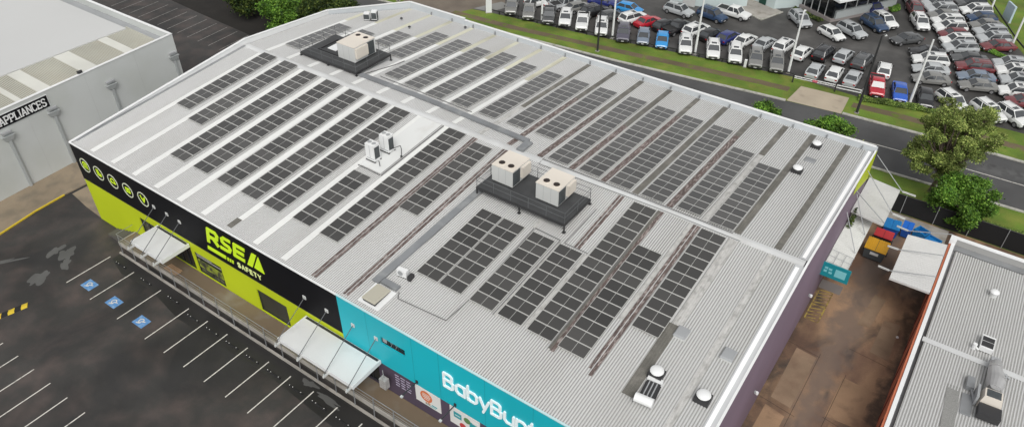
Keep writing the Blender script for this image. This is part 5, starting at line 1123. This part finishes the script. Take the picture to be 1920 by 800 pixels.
CARS = [('A', 4.07, 66.22, -60, 'ute', 'grey'), ('A', 7.24, 66.31, -60, 'ute', 'grey'), ('A', 10.6, 66.72, -60.8, 'ute', 'dkgrey'), ('A', 13.12, 67.33, -61.5, 'suv', 'white'), ('A', 15.86, 67.7, -62.4, 'ute', 'white'), ('A', 19.08, 67.71, -63.3, 'suv', 'white'), ('A', 22.69, 67.79, -64.4, 'suv', 'purple'), ('A', 25.54, 68.52, -65.3, 'hatch', 'bluegrey'), ('A', 28.27, 68.97, -66.1, 'hatch', 'skyblue'), ('A', 31.64, 69.47, -67.1, 'suv', 'white'), ('A', 35.42, 70.33, -68.2, 'suv', 'white'), ('A', 38.43, 70.86, -69.1, 'suv', 'white'), ('A', 41.25, 71.2, -70.0, 'suv', 'grey'), ('A', 44.0, 71.71, -70.8, 'suv', 'grey'), ('A', 56.79, 72.8, -74.6, 'ute', 'red'), ('A', 59.57, 73.06, -75, 'sedan', 'blue'), ('A', 62.6, 73.21, -75, 'hatch', 'black'), ('A', 65.52, 74.15, -42, 'suv', 'white'), ('A', 69.59, 74.17, -42, 'suv', 'white'), ('A', 72.16, 74.77, -42, 'suv', 'white'), ('B', 6.45, 70.24, 62, 'suv', 'white'), ('B', 8.42, 71.66, 62, 'sedan', 'white'), ('B', 10.32, 71.75, 62.2, 'ute', 'silver'), ('B', 12.54, 72.07, 63.7, 'hatch', 'grey'), ('B', 15.37, 72.11, 65.6, 'suv', 'black'), ('B', 18.2, 72.19, 67.5, 'hatch', 'dkgrey'), ('B', 21.34, 73.25, 69.6, 'suv', 'white'), ('B', 23.7, 73.52, 71.1, 'sedan', 'red'), ('B', 26.35, 73.8, 72.9, 'hatch', 'black'), ('B', 28.23, 74.01, 74.2, 'ute', 'black'), ('B', 30.77, 74.93, 75.8, 'suv', 'white'), ('B', 33.13, 74.84, 77.4, 'hatch', 'black'), ('B', 35.55, 75.48, 79.0, 'hatch', 'navy'), ('B', 37.88, 75.86, 80.6, 'sedan', 'white'), ('B', 40.55, 76.5, 82.4, 'sedan', 'silver'), ('B', 43.12, 77.29, 84.1, 'suv', 'white'), ('B', 45.85, 76.79, 85.9, 'hatch', 'white'), ('B', 48.32, 78.35, 86, 'suv', 'black'), ('B', 50.85, 79.16, 86, 'hatch', 'silver'), ('B', 53.38, 79.01, 86, 'suv', 'dkgrey'), ('B', 56.45, 78.15, 98, 'hatch', 'white'), ('C', 48.94, 72.58, 91, 'hatch', 'silver'), ('C', 51.35, 73.2, 91, 'hatch', 'white'), ('C', 53.65, 73.38, 91, 'sedan', 'silver'), ('D', 25.72, 79.96, -6, 'suv', 'silver'), ('D', 30.59, 81.27, -12, 'suv', 'dkblue'), ('D', 32.93, 84.01, -6, 'ute', 'white'), ('D', 41.99, 87.51, -45, 'suv', 'silver'), ('D', 47.31, 85.49, -31, 'hatch', 'white'), ('D', 49.46, 87.99, -30, 'suv', 'silver'), ('D', 51.54, 92.43, -40, 'suv', 'dkblue'), ('D', 52.46, 94.5, -42, 'suv', 'white'), ('D', 49.82, 98.28, -37, 'suv', 'navy'), ('D', 56.71, 89.92, -132, 'sedan', 'dkgrey'), ('D', 19.19, 76.12, 2, 'hatch', 'skyblue'), ('D', 14.59, 76.11, 13, 'suv', 'navy'), ('E', 56.97, 96.97, -64, 'suv', 'white'), ('E', 55.38, 101.4, -64, 'suv', 'maroon'), ('E', 53.93, 105.23, -64, 'hatch', 'white'), ('E', 52.69, 108.66, -64, 'suv', 'grey'), ('F', 56.62, 107.97, -146, 'suv', 'maroon'), ('F', 57.6, 105.79, -146, 'suv', 'silver'), ('F', 58.57, 103.95, -146, 'suv', 'silver'), ('F', 59.31, 102.01, -146, 'sedan', 'grey'), ('F', 60.25, 99.8, -146, 'suv', 'white'), ('F', 61.02, 97.57, -146, 'suv', 'white'), ('F', 61.9, 95.5, -146, 'hatch', 'maroon'), ('F', 62.72, 93.26, -146, 'suv', 'white'), ('F', 63.52, 91.1, -146, 'suv', 'silver'), ('G', 60.85, 111.55, -146, 'suv', 'maroon'), ('G', 61.93, 109.17, -146, 'suv', 'dkgrey'), ('G', 63.02, 106.65, -146, 'suv', 'white'), ('G', 64.27, 104.37, -146, 'hatch', 'dkblue'), ('G', 65.15, 101.92, -146, 'sedan', 'grey'), ('G', 66.09, 99.41, -146, 'suv', 'silver'), ('G', 66.91, 97.13, -146, 'suv', 'silver'), ('G', 67.77, 94.98, -146, 'sedan', 'maroon'), ('H', 60.03, 87.16, -157, 'sedan', 'black'), ('H', 60.89, 84.59, -157, 'suv', 'white'), ('H', 61.49, 81.95, -157, 'sedan', 'silver'), ('H', 62.12, 79.09, -157, 'sedan', 'grey'), ('I', 65.18, 88.45, -157, 'sedan', 'dkgrey'), ('I', 66.17, 85.86, -157, 'suv', 'maroon'), ('I', 66.82, 83.18, -157, 'sedan', 'bluegrey'), ('I', 67.48, 80.61, -157, 'sedan', 'grey'), ('J', 70.13, 89.66, -157, 'suv', 'silver'), ('J', 70.77, 87.66, -157, 'suv', 'white'), ('J', 71.61, 84.98, -157, 'suv', 'silver'), ('J', 71.89, 81.7, -157, 'suv', 'white'), ('J', 72.88, 79.41, -157, 'hatch', 'maroon')]
rows = {}
for c_ in CARS: rows.setdefault(c_[0], []).append(c_)
for r_, L_ in rows.items():
    if r_ in 'ABCD': L_.sort(key=lambda q: q[1])
    for i, (_, x, y, h, kind, col) in enumerate(L_):
        if kind not in PROTO: PROTO[kind] = make_car(kind); t = PROTO[kind]
        else: t = dup(PROTO[kind])
        t.location = (x, y, .0); t.rotation_euler = (0, 0, R(h + random.uniform(-1.5, 1.5)))
        kn = {'sedan':'sedan','hatch':'hatchback','suv':'SUV','ute':'pickup ute'}[kind]
        tag(t, '%s %s, %s %s in the %s' % (CN.get(col, col), kn, ords[i], ORD[r_], ROWN[r_]), 'car' if kind != 'ute' else 'pickup', 'cars in the %s' % ROWN[r_])
        for ch in t.children:
            if ch.name.startswith('body'):
                ch.material_slots[0].link = 'OBJECT'; ch.material_slots[0].material = CM[col]
